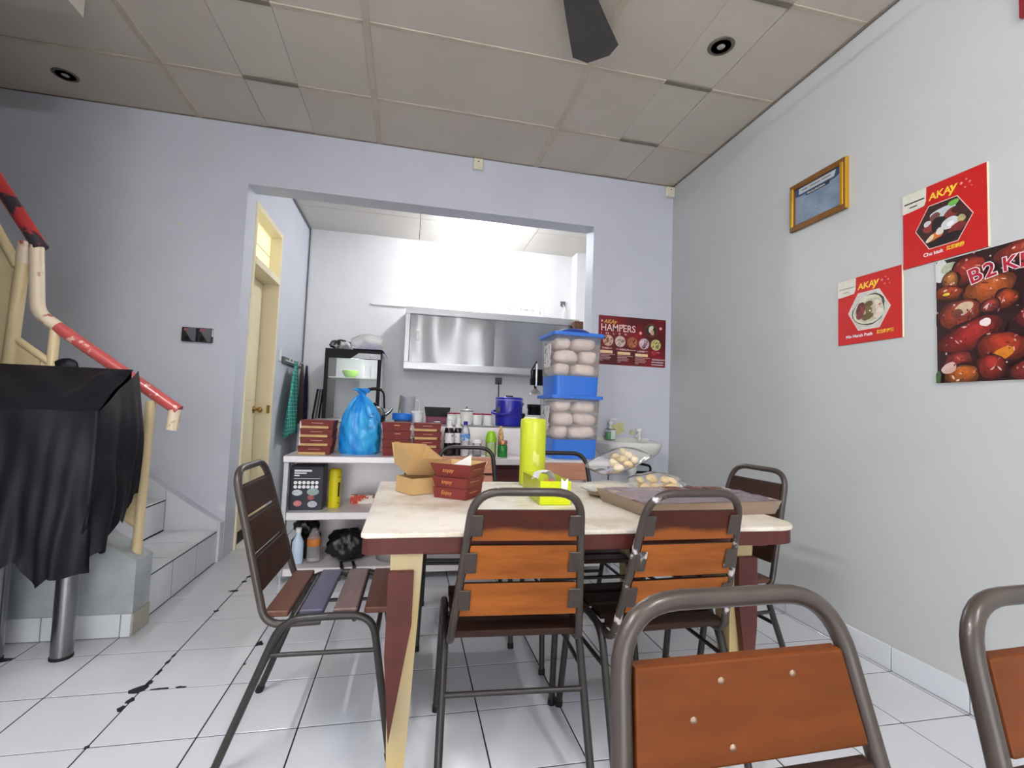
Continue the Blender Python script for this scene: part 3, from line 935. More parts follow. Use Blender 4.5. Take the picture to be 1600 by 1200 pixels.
MB().grid(lambda u, v: (0.018 + u * 0.026, -0.1375 - 0.003 * math.sin(v * 3), 0.092 - v * 0.045 + 0.006 * math.cos(u * 6)), 6, 8).obj('tissue_corner', WHITE_INK, tis)
text('red_print', 'tissue', 0.016, mat('red_print_ink', rgb(204, 70, 90), 0.6), tis, (-0.045, -0.1365, 0.087), (PI / 2 - 0.5, 0, 0), ext=0.0002)


def blob_mesh(name, m, r, seed, sq=(1, 1, 0.7), amp=0.25, nu=12, nv=8, box=1.0):
    rnd = random.Random(seed)
    ph = [rnd.uniform(0, 6.28) for _ in range(6)]

    def fn(u, v):
        t = 2 * PI * u
        p = PI * v
        k = 1 + amp * (math.sin(2 * t + ph[0]) * math.sin(p) * 0.5 + math.sin(3 * p + ph[1]) * 0.35 + math.sin(3 * t + 2 * p + ph[2]) * 0.35)
        e = lambda c: math.copysign(abs(c) ** box, c)
        return (r * k * e(math.sin(p)) * e(math.cos(t)) * sq[0], r * k * e(math.sin(p)) * e(math.sin(t)) * sq[1], -r * k * e(math.cos(p)) * sq[2])
    return MB().grid(fn, nu, nv, closed=True).mesh(name, m)


CR = [blob_mesh('cracker', CRACKER if k % 2 else CRACKER2, 0.03, k, (1, 0.85, 0.6), 0.3) for k in range(5)]


def bag(name, label, loc, rot, sx, sy, sz, seed, m, group='clear bags of crackers on the table'):
    """pillow shaped clear bag: full in the middle with flat sealed ends"""
    rnd = random.Random(seed)
    ph = [rnd.uniform(0, 6.28) for _ in range(4)]
    t = thing(name, label, 'bag', loc, 0, group)
    t.rotation_euler = rot

    def fn(u, v):
        th = 2 * PI * u
        x = (v - .5) * 2
        prof = max(0.0, 1 - abs(x) ** 2.2) ** 0.6
        k = 1 + 0.07 * math.sin(5 * th + ph[0] + 4 * x) + 0.06 * math.sin(9 * th + ph[1] - 7 * x)
        y = sy * (0.80 + 0.20 * prof) * math.cos(th)
        z = sz * prof * math.sin(th) * k + sz * 0.94 + 0.004 * math.sin(11 * x + ph[2]) * (1 - prof)
        return (sx * x, y, max(z, 0.001))
    MB().grid(fn, 32, 26, closed=True).obj('film', m, t)
    return t


def fill(label, group, name, meshes, centre, rot, spots, sc=1.0, seed=1):
    """crackers lying at given spots in the bag's own frame"""
    from mathutils import Euler
    rnd = random.Random(seed)
    M_ = Matrix.Translation(centre) @ Euler(rot).to_matrix().to_4x4()
    for k, (x, y, z) in enumerate(spots):
        o = link(name, meshes[k % len(meshes)], None, M_ @ Vector((x, y, z)))
        o.rotation_euler = (rnd.uniform(-.5, .5), rnd.uniform(-.5, .5), rnd.uniform(0, 6.3))
        s_ = sc * rnd.uniform(0.88, 1.12)
        o.scale = (s_, s_, s_)
        tag(o, label, 'cracker', group)


BAGZ = TZ + 0.001
BAGF = clear_mat('bag_film', rgb(240, 240, 240), 0.13, 0.1, 0.10)
BAGH = clear_mat('bag_film_hazy', rgb(236, 236, 232), 0.34, 0.3, 0.07)
c_, r_ = (2.03, 0.115, BAGZ + 0.013), (0, 0, 0.15)
bag('cracker_bag', 'clear bag of cream crackers lying flat, nearest the tissue holder', c_, r_, 0.112, 0.078, 0.024, 3, BAGH)
fill('flat cream cracker inside the clear bag nearest the tissue holder', 'crackers in the flat bag', 'cracker', CR[::2], c_, r_,
     [(-.05, -.02, .02), (.0, -.03, .022), (.05, -.02, .02), (-.03, .03, .022), (.025, .03, .02), (.0, .0, .028)], 0.68, 5)
c_, r_ = (2.272, 0.165, BAGZ), (0, 0, -0.10)
bag('cracker_bag', 'clear bag of golden crackers on the table in front of the basin', c_, r_, 0.124, 0.092, 0.046, 4, BAGF)
fill('golden cracker inside the bag in front of the basin', 'crackers in the golden bag', 'cracker', CR[1::2], c_, r_,
     [(-.066, -.028, .032), (-.02, -.052, .032), (.035, -.05, .032), (.07, -.018, .034), (-.06, .02, .034), (.0, .01, .03), (.06, .03, .034), (-.04, -.03, .06), (.02, -.03, .064), (.06, -.01, .058), (-.01, .03, .060), (-.075, .0, .056)], 0.78, 6)
c_, r_ = (2.125, 0.235, BAGZ + 0.098), (0.12, -0.28, 0.30)
bag('cracker_bag', 'clear bag of puffy crackers resting tilted on top of the other bags', c_, r_, 0.140, 0.085, 0.040, 8, BAGF)
fill('puffy pale cracker inside the topmost clear bag', 'crackers in the topmost bag', 'cracker', CR, c_, r_,
     [(-.04, -.045, .028), (.01, -.05, .03), (.06, -.04, .03), (.085, .0, .03), (-.02, .0, .03), (.035, .0, .032), (.0, -.028, .050), (.05, -.018, .050), (.02, .035, .04), (.07, .03, .045)], 0.78, 9)
pl = thing('round_dish', 'shallow brown dish under the flat bag of cream crackers', 'dish', (2.03, 0.115, TZ + 0.0006))
MB().lathe([(0.0, 0.0), (0.05, 0.0), (0.088, 0.011), (0.092, 0.013), (0.087, 0.0135), (0.05, 0.004), (0.0, 0.003)], 28).obj('dish', mat('tan_dish', rgb(176, 142, 96), 0.4), pl)

tr = thing('plastic_food_tray', 'clear plastic food tray covered with mauve film, behind the paint splashed chair', 'tray', (2.235, -0.115, TZ + 0.0006), 0.10)
tw, td, th_ = 0.285, 0.165, 0.048
for k, (a, b, c, d) in enumerate(((-tw, -td, tw, -td), (tw, -td, tw, td), (tw, td, -tw, td), (-tw, td, -tw, -td))):
    q = 0.93
    v = [(a * q, b * q, 0), (c * q, d * q, 0), (c, d, th_), (a, b, th_)]
    MB().add(v, [(0, 1, 2, 3)]).obj('tray_side', clear_mat('brownish_clear_plastic', rgb(186, 160, 136), 0.55, 0.12, 0.3), tr)
MB().box((-tw * .93, -td * .93, 0), (tw * .93, td * .93, 0.002)).obj('tray_base', CLEAR, tr)
MB().box((-tw * .88, -td * .88, 0.004), (tw * .88, td * .88, 0.036), 0.012).obj('contents', mat('brown_cake', rgb(120, 78, 58), 0.6, col2=rgb(176, 140, 120), vscale=9), tr)
MB().grid(lambda u, v: ((u - .5) * 2 * tw, (v - .5) * 2 * td, th_ + 0.004 * math.sin(u * 17 + v * 5) * math.sin(v * 13) + 0.001), 20, 14).obj(
    'film_cover', clear_mat('mauve_film', rgb(178, 152, 164), 0.62, 0.1, 0.4), tr)
for (a, b) in ((-0.02, 0.10), (0.08, 0.10), (0.16, 0.09)):
    MB().box((a, b - 0.03, th_ + 0.006), (a + 0.06, b + 0.02, th_ + 0.008)).obj('printed_label', mat('brown_label', rgb(110, 58, 40), 0.4), tr)

# ------------------------------------------------------------------ steel counter
CX0, CX1, CY0, CY1, CZ = 0.495, 2.60, 1.33, 1.815, 0.755
ct = thing('steel_counter', 'stainless steel serving counter with shelves below and a raised back shelf', 'counter', (0, 0, 0))
MB().box((CX0, CY0, CZ - 0.040), (CX1, CY1, CZ), 0.004).obj('worktop', STEEL_W, ct)
for (z, nm) in ((0.418, 'shelf'), (0.091, 'shelf')):
    MB().box((CX0 + 0.03, CY0 + 0.01, z - 0.045), (CX1 - 0.03, CY1, z), 0.004).obj(nm, STEEL_W, ct)
MB().box((CX0 + 0.005, CY1 - 0.006, 0.05), (CX1 - 0.005, CY1 - 0.001, CZ - 0.04)).obj('back_panel', STEEL_W, ct)
for x in (CX0 + 0.004, CX1 - 0.034):
    for y in (CY0 + 0.006, CY1 - 0.04):
        p_ = MB().box((x, y, 0.045), (x + 0.030, y + 0.030, CZ - 0.04), 0.003).obj('upright', STEEL, ct)
        MB().tube([(x + 0.015, y + 0.015, 0.0), (x + 0.015, y + 0.015, 0.05)], 0.014, 12).obj('foot', CHROME, p_)
MB().box((CX0, CY1 - 0.09, CZ), (CX1, CY1 - 0.086, 0.948)).obj('splash_panel', STEEL_W, ct)
MB().box((CX0, CY1 - 0.09, 0.940), (CX1, CY1 + 0.60, 0.952), 0.003).obj('raised_shelf', STEEL, ct)
for x in (CX0 + 0.02, CX1 - 0.05):
    MB().box((x, CY1 + 0.55, 0.0), (x + 0.03, CY1 + 0.58, 0.94), 0.003).obj('upright', STEEL, ct)
MB().box((CX0, CY1 - 0.086, CZ), (CX0 + 0.012, CY1 + 0.0, 0.940)).obj('end_panel', STEEL_W, ct)

NTH = ['bottom', 'second from bottom', 'third from bottom', 'top']
for si, (sx, sy, n, band, where) in enumerate(((0.662, 1.50, 4, True, 'left of the blue bag'), (1.142, 1.50, 4, False, 'just right of the blue bag'), (1.338, 1.51, 4, True, 'beside the dark bottles'))):
    for k in range(n):
        jx = (-0.012 if (si == 0 and k == 0) else random.uniform(-.004, .004))
        closed_box('%s maroon meal box of the stack %s' % (NTH[k], where), (sx + jx, sy + random.uniform(-.004, .004), CZ + k * 0.0535 + 0.0005),
                   random.uniform(-.03, .03), 0.178 if si else 0.192, 0.053, 'closed maroon meal boxes on the counter', band)

bb_ = thing('blue_plastic_bag', 'knotted translucent blue plastic bag standing between stacks of maroon boxes', 'bag', (0.905, 1.545, CZ + 0.0006))


def bagr(u, v):
    t = 2 * PI * u
    z = v * 0.415
    prof = [(0, 0.90), (0.06, 1.02), (0.25, 1.06), (0.45, 1.02), (0.62, 0.86), (0.76, 0.60), (0.86, 0.34), (0.92, 0.15), (0.95, 0.10), (1.0, 0.30)]
    for (a, ra), (b, rb) in zip(prof, prof[1:]):
        if a <= v <= b:
            r = ra + (rb - ra) * (v - a) / (b - a)
            break
    pl = max(0.0, v - 0.25) / 0.75
    k = 1 + (0.015 + 0.13 * pl) * math.sin(9 * t + 1.5 * math.sin(3 * v)) + 0.05 * pl * math.sin(17 * t + 4 * v) + 0.035 * math.sin(4 * t - 5 * v) + 0.02 * math.sin(11 * t + 23 * v) + 0.015 * math.sin(6 * t - 31 * v)
    return (0.125 * r * k * math.cos(t), 0.098 * r * k * math.sin(t), z + 0.012 * v * math.sin(2 * t))


MB().grid(bagr, 72, 44, closed=True).obj('film', BLUEBAG, bb_)
MB().lathe([(0.0, -0.012), (0.016, -0.006), (0.019, 0.004), (0.010, 0.016), (0, 0.018)], 12, c=(0, 0, 0.39)).obj('knot', BLUEBAG, bb_)
for (dx, an) in ((-0.02, 0.4), (0.022, -0.3)):
    MB().grid(lambda u, v: (dx + (u - .5) * 0.05 * (0.4 + v) + 0.01 * math.sin(v * 5), 0.01 * math.sin(u * 9 + v * 4), 0.395 + v * 0.035 * (1 - 0.5 * abs(u - .5))), 8, 6).obj('tied_ear', BLUEBAG, bb_)
text('printed_mark', 'C', 0.045, mat('navy_print', rgb(20, 50, 140), 0.5), bb_, (0.055, -0.096, 0.235), (PI / 2, 0, 0.35), shear=0.3)
text('printed_mark', 'TAS', 0.022, MATS['navy_print'], bb_, (0.05, -0.102, 0.165), (PI / 2, 0, 0.35))


def bottle(name, label, cat, loc, prof, m, parts=(), group=None, n=18):
    t = thing(name, label, cat, loc, 0, group)
    MB().lathe(prof, n).obj('body', m, t)
    for (nm, pr_, pm) in parts:
        MB().lathe(pr_, n).obj(nm, pm, t)
    return t


COLA = mat('dark_sauce', rgb(26, 16, 14), 0.2)
LABELW = mat('white_label', rgb(232, 228, 226), 0.5, col2=rgb(60, 56, 60), vscale=42, ramp=(0.58, 0.62))
GREEN_LID = mat('lime_lid', rgb(150, 204, 40), 0.35)
GREEN_GL = mat('green_glass_jar', rgb(30, 120, 34), 0.12, coat=0.3, var=0.25, vscale=20)
ZC = CZ + 0.0006
pb = [(0, 0), (0.030, 0), (0.032, 0.005), (0.032, 0.16), (0.026, 0.185), (0.012, 0.215), (0.011, 0.25), (0, 0.25)]
for (nm, lab, x, y, s_) in (('sauce_bottle', 'dark sauce bottle with white label, next to the maroon box stack', 1.482, 1.50, 1.0), ('sauce_bottle', 'slimmer dark sauce bottle right beside the water bottle', 1.545, 1.53, 0.95)):
    bottle(nm, lab, 'bottle', (x, y, ZC), [(r * s_, z * s_) for r, z in pb], COLA,
           (('label', [(0.0327 * s_, 0.085), (0.0329 * s_, 0.086), (0.0329 * s_, 0.15), (0.0327 * s_, 0.151)], LABELW),
            ('neck_label', [(0.0285 * s_, 0.185), (0.0175 * s_, 0.205), (0.0145 * s_, 0.235), (0.0135 * s_, 0.236)], LABELW),
            ('cap', [(0.014 * s_, 0.238 * s_), (0.014 * s_, 0.262 * s_), (0, 0.263 * s_)], WHITE_PL)), 'sauce bottles on the counter')
bottle('water_bottle', 'clear plastic water bottle with blue cap and blue label', 'bottle', (1.588, 1.475, ZC),
       [(0, 0), (0.029, 0), (0.032, 0.006), (0.030, 0.03), (0.032, 0.05), (0.030, 0.075), (0.032, 0.10), (0.032, 0.155), (0.024, 0.185), (0.013, 0.205), (0.012, 0.215), (0, 0.215)], CLEAR_H,
       (('label', [(0.0325, 0.105), (0.033, 0.106), (0.033, 0.150), (0.0325, 0.151)], mat('blue_label', rgb(60, 130, 200), 0.4, col2=rgb(220, 230, 240), vscale=30, ramp=(0.5, 0.6))),
        ('cap', [(0.0145, 0.208), (0.0145, 0.232), (0, 0.233)], DEEPBLUE)))
bottle('spice_jar', 'small clear jar with white lid and dark seeds, behind the chair rail', 'jar', (1.672, 1.49, ZC),
       [(0, 0), (0.028, 0), (0.030, 0.004), (0.030, 0.085), (0.026, 0.09), (0, 0.09)], CLEAR_H,
       (('lid', [(0.030, 0.088), (0.030, 0.108), (0, 0.109)], WHITE_PL), ('contents', [(0, 0.003), (0.027, 0.003), (0.027, 0.035), (0, 0.036)], mat('dark_seeds', rgb(58, 36, 28), 0.7, var=0.4, vscale=80))))
bottle('shaker_bottle', 'clear shaker bottle with lime green flip lid', 'bottle', (1.767, 1.49, ZC),
       [(0, 0), (0.034, 0), (0.036, 0.005), (0.036, 0.09), (0.034, 0.10), (0, 0.10)], clear_mat('greenish_clear', rgb(190, 220, 140), 0.5, 0.1, 0.3),
       (('lid', [(0.038, 0.098), (0.038, 0.125), (0.034, 0.14), (0.030, 0.158), (0.018, 0.172), (0, 0.174)], GREEN_LID),))
bottle('green_jar', 'short green glass jar with copper coloured lid', 'jar', (1.846, 1.475, ZC),
       [(0, 0), (0.032, 0), (0.034, 0.005), (0.034, 0.07), (0.026, 0.085), (0, 0.086)], GREEN_GL,
       (('lid', [(0.0315, 0.084), (0.0315, 0.108), (0.03, 0.111), (0, 0.111)], mat('copper_lid', rgb(176, 122, 88), 0.35, metal=0.5)),))
bottle('sauce_squeeze_bottle', 'slim tan bottle standing behind the green glass jar', 'bottle', (1.850, 1.575, ZC),
       [(0, 0), (0.02, 0), (0.021, 0.14), (0.017, 0.165), (0.010, 0.178), (0.010, 0.19), (0, 0.19)], mat('tan_bottle', rgb(214, 178, 120), 0.4, col2=rgb(150, 70, 40), vscale=45, ramp=(0.55, 0.62)),
       (('cap', [(0.011, 0.188), (0.009, 0.205), (0, 0.206)], mat('pale_orange_cap', rgb(226, 176, 120), 0.4)),))

# storage bins stacked on the right of the counter
def storage_bin(label, z0, which):
    t = thing('storage_bin', label, 'bin', (2.335, 1.545, z0), 0.04, 'stacked storage bins')
    W0, W1, D0_, D1_ = 0.158, 0.175, 0.15, 0.16
    zs = (0.0, 0.132, 0.425)

    def ring(z):
        q = z / zs[2]
        return rrect(W0 + (W1 - W0) * q, D0_ + (D1_ - D0_) * q, (0.03,) * 4, 4)
    for (a, b, nm, m) in ((0, zs[1], 'blue_base', BLUEBIN), (zs[1], zs[2], 'clear_wall', CLEAR_B)):
        ra, rb = ring(a), ring(b)
        k = len(ra)
        v = [(x, y, a) for x, y in ra] + [(x, y, b) for x, y in rb]
        mb = MB().add(v, [(i, (i + 1) % k, k + (i + 1) % k, k + i) for i in range(k)], 0, True)
        if a == 0:
            mb.add([(x, y, 0) for x, y in ra], [tuple(range(k))[::-1]])
            mb.add([(x, y, b - 0.002) for x, y in rb], [tuple(range(k))])
        mb.obj(nm, m, t)
    MB().prism(rrect(W1 + 0.018, D1_ + 0.018, (0.03,) * 4, 4), zs[2] - 0.012, zs[2] + 0.010).obj('lid', BLUEBIN, t)
    MB().box((-W1 - 0.004, -0.08, 0.20), (-W1 - 0.001, 0.06, 0.36)).obj('side_sticker', LABELW, t)
    rnd = random.Random(which)
    M_ = Matrix.Rotation(0.04, 4, 'Z')
    where = 'lower' if z0 < 1 else 'upper'
    z = z0 + zs[1] + 0.003
    for r_, hh in enumerate((0.089, 0.093, 0.085)):
        for row, (y0, y1) in enumerate(((-0.150, 0.006), (0.009, 0.148))):
            cut = rnd.uniform(-0.045, 0.045)
            for (x0, x1) in ((-0.158, cut - 0.0015), (cut + 0.0015, 0.158)):
                p = M_ @ Vector(((x0 + x1) / 2, (y0 + y1) / 2, 0))
                me = blob_mesh('dough_packet', BEIGE_FOOD, 1.0, rnd.randint(0, 9999), ((x1 - x0) / 2 * 0.95, (y1 - y0) / 2 * 0.95, hh / 2 * 0.93), 0.11, 26, 16, 0.68)
                o = link('dough_packet', me, None, (2.335 + p.x, 1.545 + p.y, z + hh / 2))
                o.rotation_euler = (rnd.uniform(-.03, .03), rnd.uniform(-.06, .06), 0.04)
                tag(o, 'beige dough packet inside the %s clear blue bin' % where, 'food packet', 'dough packets in the %s bin' % where)
        z += hh + 0.002
    return t


storage_bin('lower clear storage bin with blue base and lid, full of beige packets', CZ + 0.0006, 31)
storage_bin('upper clear storage bin with blue base and lid, full of beige packets', CZ + 0.4375, 32)
cp = thing('round_cover', 'dark blue round cover lying on top of the upper storage bin', 'cover', (2.36, 1.57, CZ + 0.874))
MB().lathe([(0, 0), (0.125, 0.0), (0.130, 0.008), (0.122, 0.030), (0.09, 0.046), (0, 0.050)], 28, sy=0.9).obj('cover', mat('dark_blue_plastic', rgb(44, 70, 150), 0.3), cp)

# under the counter
bx = thing('appliance_carton', 'black printed appliance carton on the counter shelf at the left', 'carton', (0.618, 1.50, 0.4185))
MB().box((-0.095, -0.085, 0), (0.095, 0.085, 0.265), 0.002).obj('carton', mat('black_card', rgb(46, 46, 56), 0.5, var=0.1, vscale=10), bx)
for (z, w, h) in ((0.232, 0.10, 0.012), (0.219, 0.07, 0.008), (0.205, 0.03, 0.008), (0.190, 0.15, 0.002)):
    MB().box((-0.072, -0.0866, z), (-0.072 + w, -0.0856, z + h)).obj('printed_line', WHITE_INK, bx)
for r_ in range(2):
    for c in range(6):
        MB().lathe([(0.0105, 0), (0.0105, 0.001)], 12).xf(Matrix.Translation((-0.063 + c * 0.0245, -0.0856, 0.166 - r_ * 0.026)) @ Matrix.Rotation(PI / 2, 4, 'X')).obj('printed_dot', WHITE_INK, bx)
for (x, z, rx, rz_, c) in ((-0.05, 0.105, .03, .018, (200, 205, 205)), (0.04, 0.11, .035, .022, (150, 170, 165)), (-0.045, 0.04, .024, .018, (196, 120, 120)), (0.03, 0.075, .02, .015, (170, 90, 90)), (0.04, 0.035, .028, .02, (190, 190, 195))):
    MB().lathe([(1, 0), (1, 0.001)], 14).xf(Matrix.Translation((x, -0.0856, z)) @ Matrix.Rotation(PI / 2, 4, 'X') @ Matrix.Diagonal((rx, rz_, 1, 1))).obj(
        'printed_picture', mat('print_%d_%d' % (c[0], c[1]), rgb(*c), 0.5, var=0.25, vscale=60), bx)
yc = thing('yellow_canister', 'bright yellow canister with black print on the counter shelf', 'canister', (0.772, 1.50, 0.4185))
MB().lathe([(0, 0), (0.036, 0), (0.038, 0.006), (0.038, 0.222), (0.036, 0.238), (0.03, 0.243), (0, 0.244)], 24).obj('body', YELLOW, yc)
for (z, h) in ((0.19, 0.004), (0.03, 0.004), (0.07, 0.09)):
    MB().grid(lambda u, v: (0.0386 * math.cos(-0.9 + u * 0.35), 0.0386 * math.sin(-0.9 + u * 0.35), z + v * h), 5, 2).obj('black_print', DARK_INK, yc)
tc_ = thing('red_white_carton', 'small red and white carton leaning on the counter shelf', 'carton', (0.935, 1.62, 0.4185), -0.08)
MB().box((-0.075, -0.02, 0), (0.075, 0.02, 0.055), 0.001).obj('carton', mat('red_white_card', rgb(196, 70, 50), 0.5, col2=rgb(240, 230, 220), vscale=16, ramp=(0.48, 0.52)), tc_)
st_ = thing('steel_tin', 'low steel tin on the counter shelf beside the red carton', 'tin', (1.09, 1.56, 0.4187))
MB().lathe([(0, 0), (0.06, 0), (0.062, 0.003), (0.062, 0.06), (0.06, 0.062), (0, 0.062)], 24).obj('tin', STEEL, st_)


def crumpled(name, label, loc, sx, sy, sz, seed, m, nu=40, nv=22, amp=0.22, cat='bag', group=None):
    rnd = random.Random(seed)
    ph = [rnd.uniform(0, 6.28) for _ in range(9)]
    t = thing(name, label, cat, loc, 0, group)

    def fn(u, v):
        a = 2 * PI * u
        p = PI * v
        k = 1 + amp * (0.5 * math.sin(3 * a + ph[0] + 2 * p) + 0.4 * math.sin(5 * a - 3 * p + ph[1]) + 0.35 * math.sin(9 * a + 5 * p + ph[2]) + 0.25 * math.sin(14 * a - 9 * p + ph[3])) * math.sin(p)
        z = sz * (1 - math.cos(p) * k) * 0.5
        return (sx * k * math.sin(p) * math.cos(a), sy * k * math.sin(p) * math.sin(a), max(0.0008, z))
    MB().grid(fn, nu, nv, closed=True).obj('film', m, t)
    return t


LBAG = mat('black_bag_film', rgb(16, 16, 18), 0.28, bump=0.4, bscale=25)
crumpled('black_rubbish_bag', 'black crumpled plastic bag on the bottom shelf of the counter', (0.872, 1.50, 0.0915), 0.118, 0.11, 0.19, 2, LBAG)
hb = thing('bag_handle', 'loose black bag handle hanging over the bottom shelf edge', 'bag handle', (0.90, 1.325, 0.097))
MB().tube(fillet([(-0.05, 0.05, 0.012), (-0.04, -0.012, 0.005), (-0.01, -0.014, -0.048), (0.03, -0.014, -0.03), (0.035, -0.012, 0.006), (0.02, 0.05, 0.012)], 0.02, 4), 0.010, 8).obj('handle', LBAG, hb)
bottle('detergent_bottle', 'pale blue detergent bottle at the left of the bottom shelf', 'bottle', (0.585, 1.44, 0.0915),
       [(0, 0), (0.03, 0), (0.034, 0.01), (0.033, 0.13), (0.015, 0.17), (0.014, 0.19), (0, 0.19)], mat('pale_blue_bottle', rgb(196, 216, 236), 0.35), (('cap', [(0.017, 0.188), (0.017, 0.215), (0, 0.216)], WHITE_PL),))
bottle('cooking_oil_bottle', 'empty clear bottle with orange label on the bottom shelf', 'bottle', (0.672, 1.47, 0.0915),
       [(0, 0), (0.038, 0), (0.040, 0.008), (0.040, 0.13), (0.028, 0.17), (0.015, 0.195), (0.014, 0.21), (0, 0.21)], CLEAR_B, (('label', [(0.0405, 0.10), (0.041, 0.101), (0.041, 0.14), (0.0405, 0.141)], mat('orange_label', rgb(200, 120, 50), 0.5)), ('cap', [(0.016, 0.208), (0.016, 0.228), (0, 0.229)], BLACK)))
bt = thing('blue_tub', 'blue lidded tub on the bottom shelf beside the black bag', 'tub', (1.165, 1.52, 0.0915))
MB().lathe([(0, 0), (0.12, 0), (0.135, 0.125), (0.13, 0.13), (0, 0.13)], 28).obj('body', clear_mat('grey_tub', rgb(190, 186, 180), 0.8, 0.2, 0.2), bt)
MB().lathe([(0.14, 0.128), (0.142, 0.160), (0.135, 0.165), (0, 0.165)], 28).obj('lid', DEEPBLUE, bt)
crumpled('black_rubbish_bag', 'small black bag hanging at the upper left of the bottom shelf', (0.60, 1.60, 0.215), 0.07, 0.06, 0.13, 12, LBAG)
sup = thing('black_crate', 'black plastic crate on the bottom shelf holding up a small black bag', 'crate', (0.60, 1.62, 0.0915))
MB().box((-0.075, -0.09, 0), (0.075, 0.09, 0.12), 0.006).obj('crate', BLACK_M, sup)
for k in range(4):
    MB().box((-0.06, -0.0925, 0.015 + k * 0.026), (0.06, -0.088, 0.027 + k * 0.026), 0.001).obj('slat', BLACK, sup)
dc = thing('maroon_block', 'dark maroon block on the counter shelf behind the rear chairs', 'crate', (1.90, 1.56, 0.4185))  # plain dark maroon block with slats
MB().box((-0.32, -0.15, 0), (0.32, 0.15, 0.29), 0.006).obj('crate', mat('maroon_block_tone', rgb(74, 24, 26), 0.5), dc)
for k in range(5):
    MB().box((-0.30, -0.155, 0.02 + k * 0.053), (0.30, -0.148, 0.055 + k * 0.053), 0.003).obj('slat', MATS['maroon_block_tone'], dc)
bdc = thing('cardboard_carton', 'brown cardboard carton on the counter shelf behind the red boxes', 'carton', (1.36, 1.50, 0.4185))
MB().box((-0.16, -0.12, 0), (0.16, 0.12, 0.22), 0.003).obj('carton', mat('brown_card', rgb(150, 112, 84), 0.8, var=0.08, vscale=8), bdc)
MB().box((-0.16, -0.121, 0.085), (0.16, -0.1195, 0.115)).obj('tape', mat('brown_tape', rgb(196, 160, 116), 0.4), bdc)

# ------------------------------------------------------------------ kitchen: things on the raised shelf
ZS = 0.9526
kt = thing('kettle', 'steel kettle with a tall black handle behind the blue bag', 'kettle', (0.962, 1.93, ZS))
MB().lathe([(0, 0), (0.075, 0), (0.085, 0.01), (0.082, 0.06), (0.06, 0.10), (0.03, 0.115), (0, 0.118)], 24).obj('body', STEEL_D, kt)
MB().lathe([(0, 0.0), (0.012, 0.0), (0.016, 0.012), (0.010, 0.024), (0, 0.026)], 12, c=(0, 0, 0.116)).obj('lid_knob', BLACK, kt)
MB().tube([(0.07, 0, 0.05), (0.11, 0, 0.08), (0.125, 0, 0.105)], [0.018, 0.013, 0.010], 12).obj('spout', STEEL_D, kt)
MB().tube(fillet([(-0.075, 0, 0.07), (-0.07, 0, 0.24), (0.06, 0, 0.24), (0.07, 0, 0.10)], 0.05, 6), 0.007, 10).obj('handle_wire', BLACK, kt)
MB().tube(fillet([(-0.055, 0, 0.235), (0, 0, 0.245), (0.045, 0, 0.235)], 0.03, 5), 0.012, 10).obj('handle_grip', BLACK, kt)
ub = thing('utensil_tub', 'clear tub with bright blue rim holding utensils', 'tub', (1.165, 1.90, ZS))
MB().lathe([(0, 0), (0.058, 0), (0.066, 0.05), (0.07, 0.05), (0, 0.05)], 24).obj('body', CLEAR_H, ub)
MB().lathe([(0.071, 0.02), (0.074, 0.025), (0.074, 0.068), (0.068, 0.072), (0.062, 0.07)], 24).obj('rim', mat('bright_blue_plastic', rgb(32, 116, 214), 0.35), ub)
sp = thing('wooden_spatula', 'grey green spatula standing in the blue rimmed tub', 'spatula', (1.135, 1.91, ZS + 0.012))
MB().tube([(0.0, 0, 0), (0.004, 0.004, 0.08), (0.016, 0.006, 0.19)], [0.006, 0.007, 0.009], 8).obj('spatula', mat('olive_grey_wood', rgb(118, 118, 104), 0.6), sp)
jg = thing('measuring_jug', 'tall clear plastic jug standing behind the blue rimmed tub', 'jug', (1.20, 2.04, ZS))
MB().lathe([(0, 0), (0.048, 0), (0.05, 0.005), (0.058, 0.19), (0.06, 0.20), (0.056, 0.20), (0.048, 0.008), (0, 0.007)], 22).obj('body', clear_mat('milky_plastic', rgb(240, 240, 242), 0.5, 0.15, 0.35), jg)
MB().tube(fillet([(0.05, 0, 0.17), (0.09, 0, 0.17), (0.085, 0, 0.06), (0.048, 0, 0.05)], 0.02, 5), 0.006, 8).obj('handle', MATS['milky_plastic'], jg)
wc = thing('white_canister', 'white lidded canister between the blue tub and black box', 'canister', (1.274, 1.96, ZS))
MB().lathe([(0, 0), (0.042, 0), (0.044, 0.005), (0.043, 0.075), (0, 0.075)], 22).obj('body', WHITE_PL, wc)
MB().lathe([(0.046, 0.073), (0.046, 0.088), (0.043, 0.091), (0, 0.091)], 22).obj('lid', WHITE_PL, wc)
bk = thing('cash_box', 'open black and maroon box with its lid raised on the back shelf', 'box', (1.425, 1.93, ZS))
MB().box((-0.085, -0.06, 0), (0.085, 0.06, 0.052), 0.004).obj('body', mat('maroon_plastic', rgb(116, 32, 62), 0.4), bk)
MB().prism([(-0.088, 0.052), (0.088, 0.052), (0.100, 0.125), (-0.100, 0.125)], 0.048, 0.060, 'y').obj('lid', BLACK, bk)
crumpled('foil_packet', 'crumpled silver packet lying in front of the black box', (1.40, 1.775, ZS), 0.05, 0.02, 0.022, 41, STEEL_D, 20, 12, cat='packet')

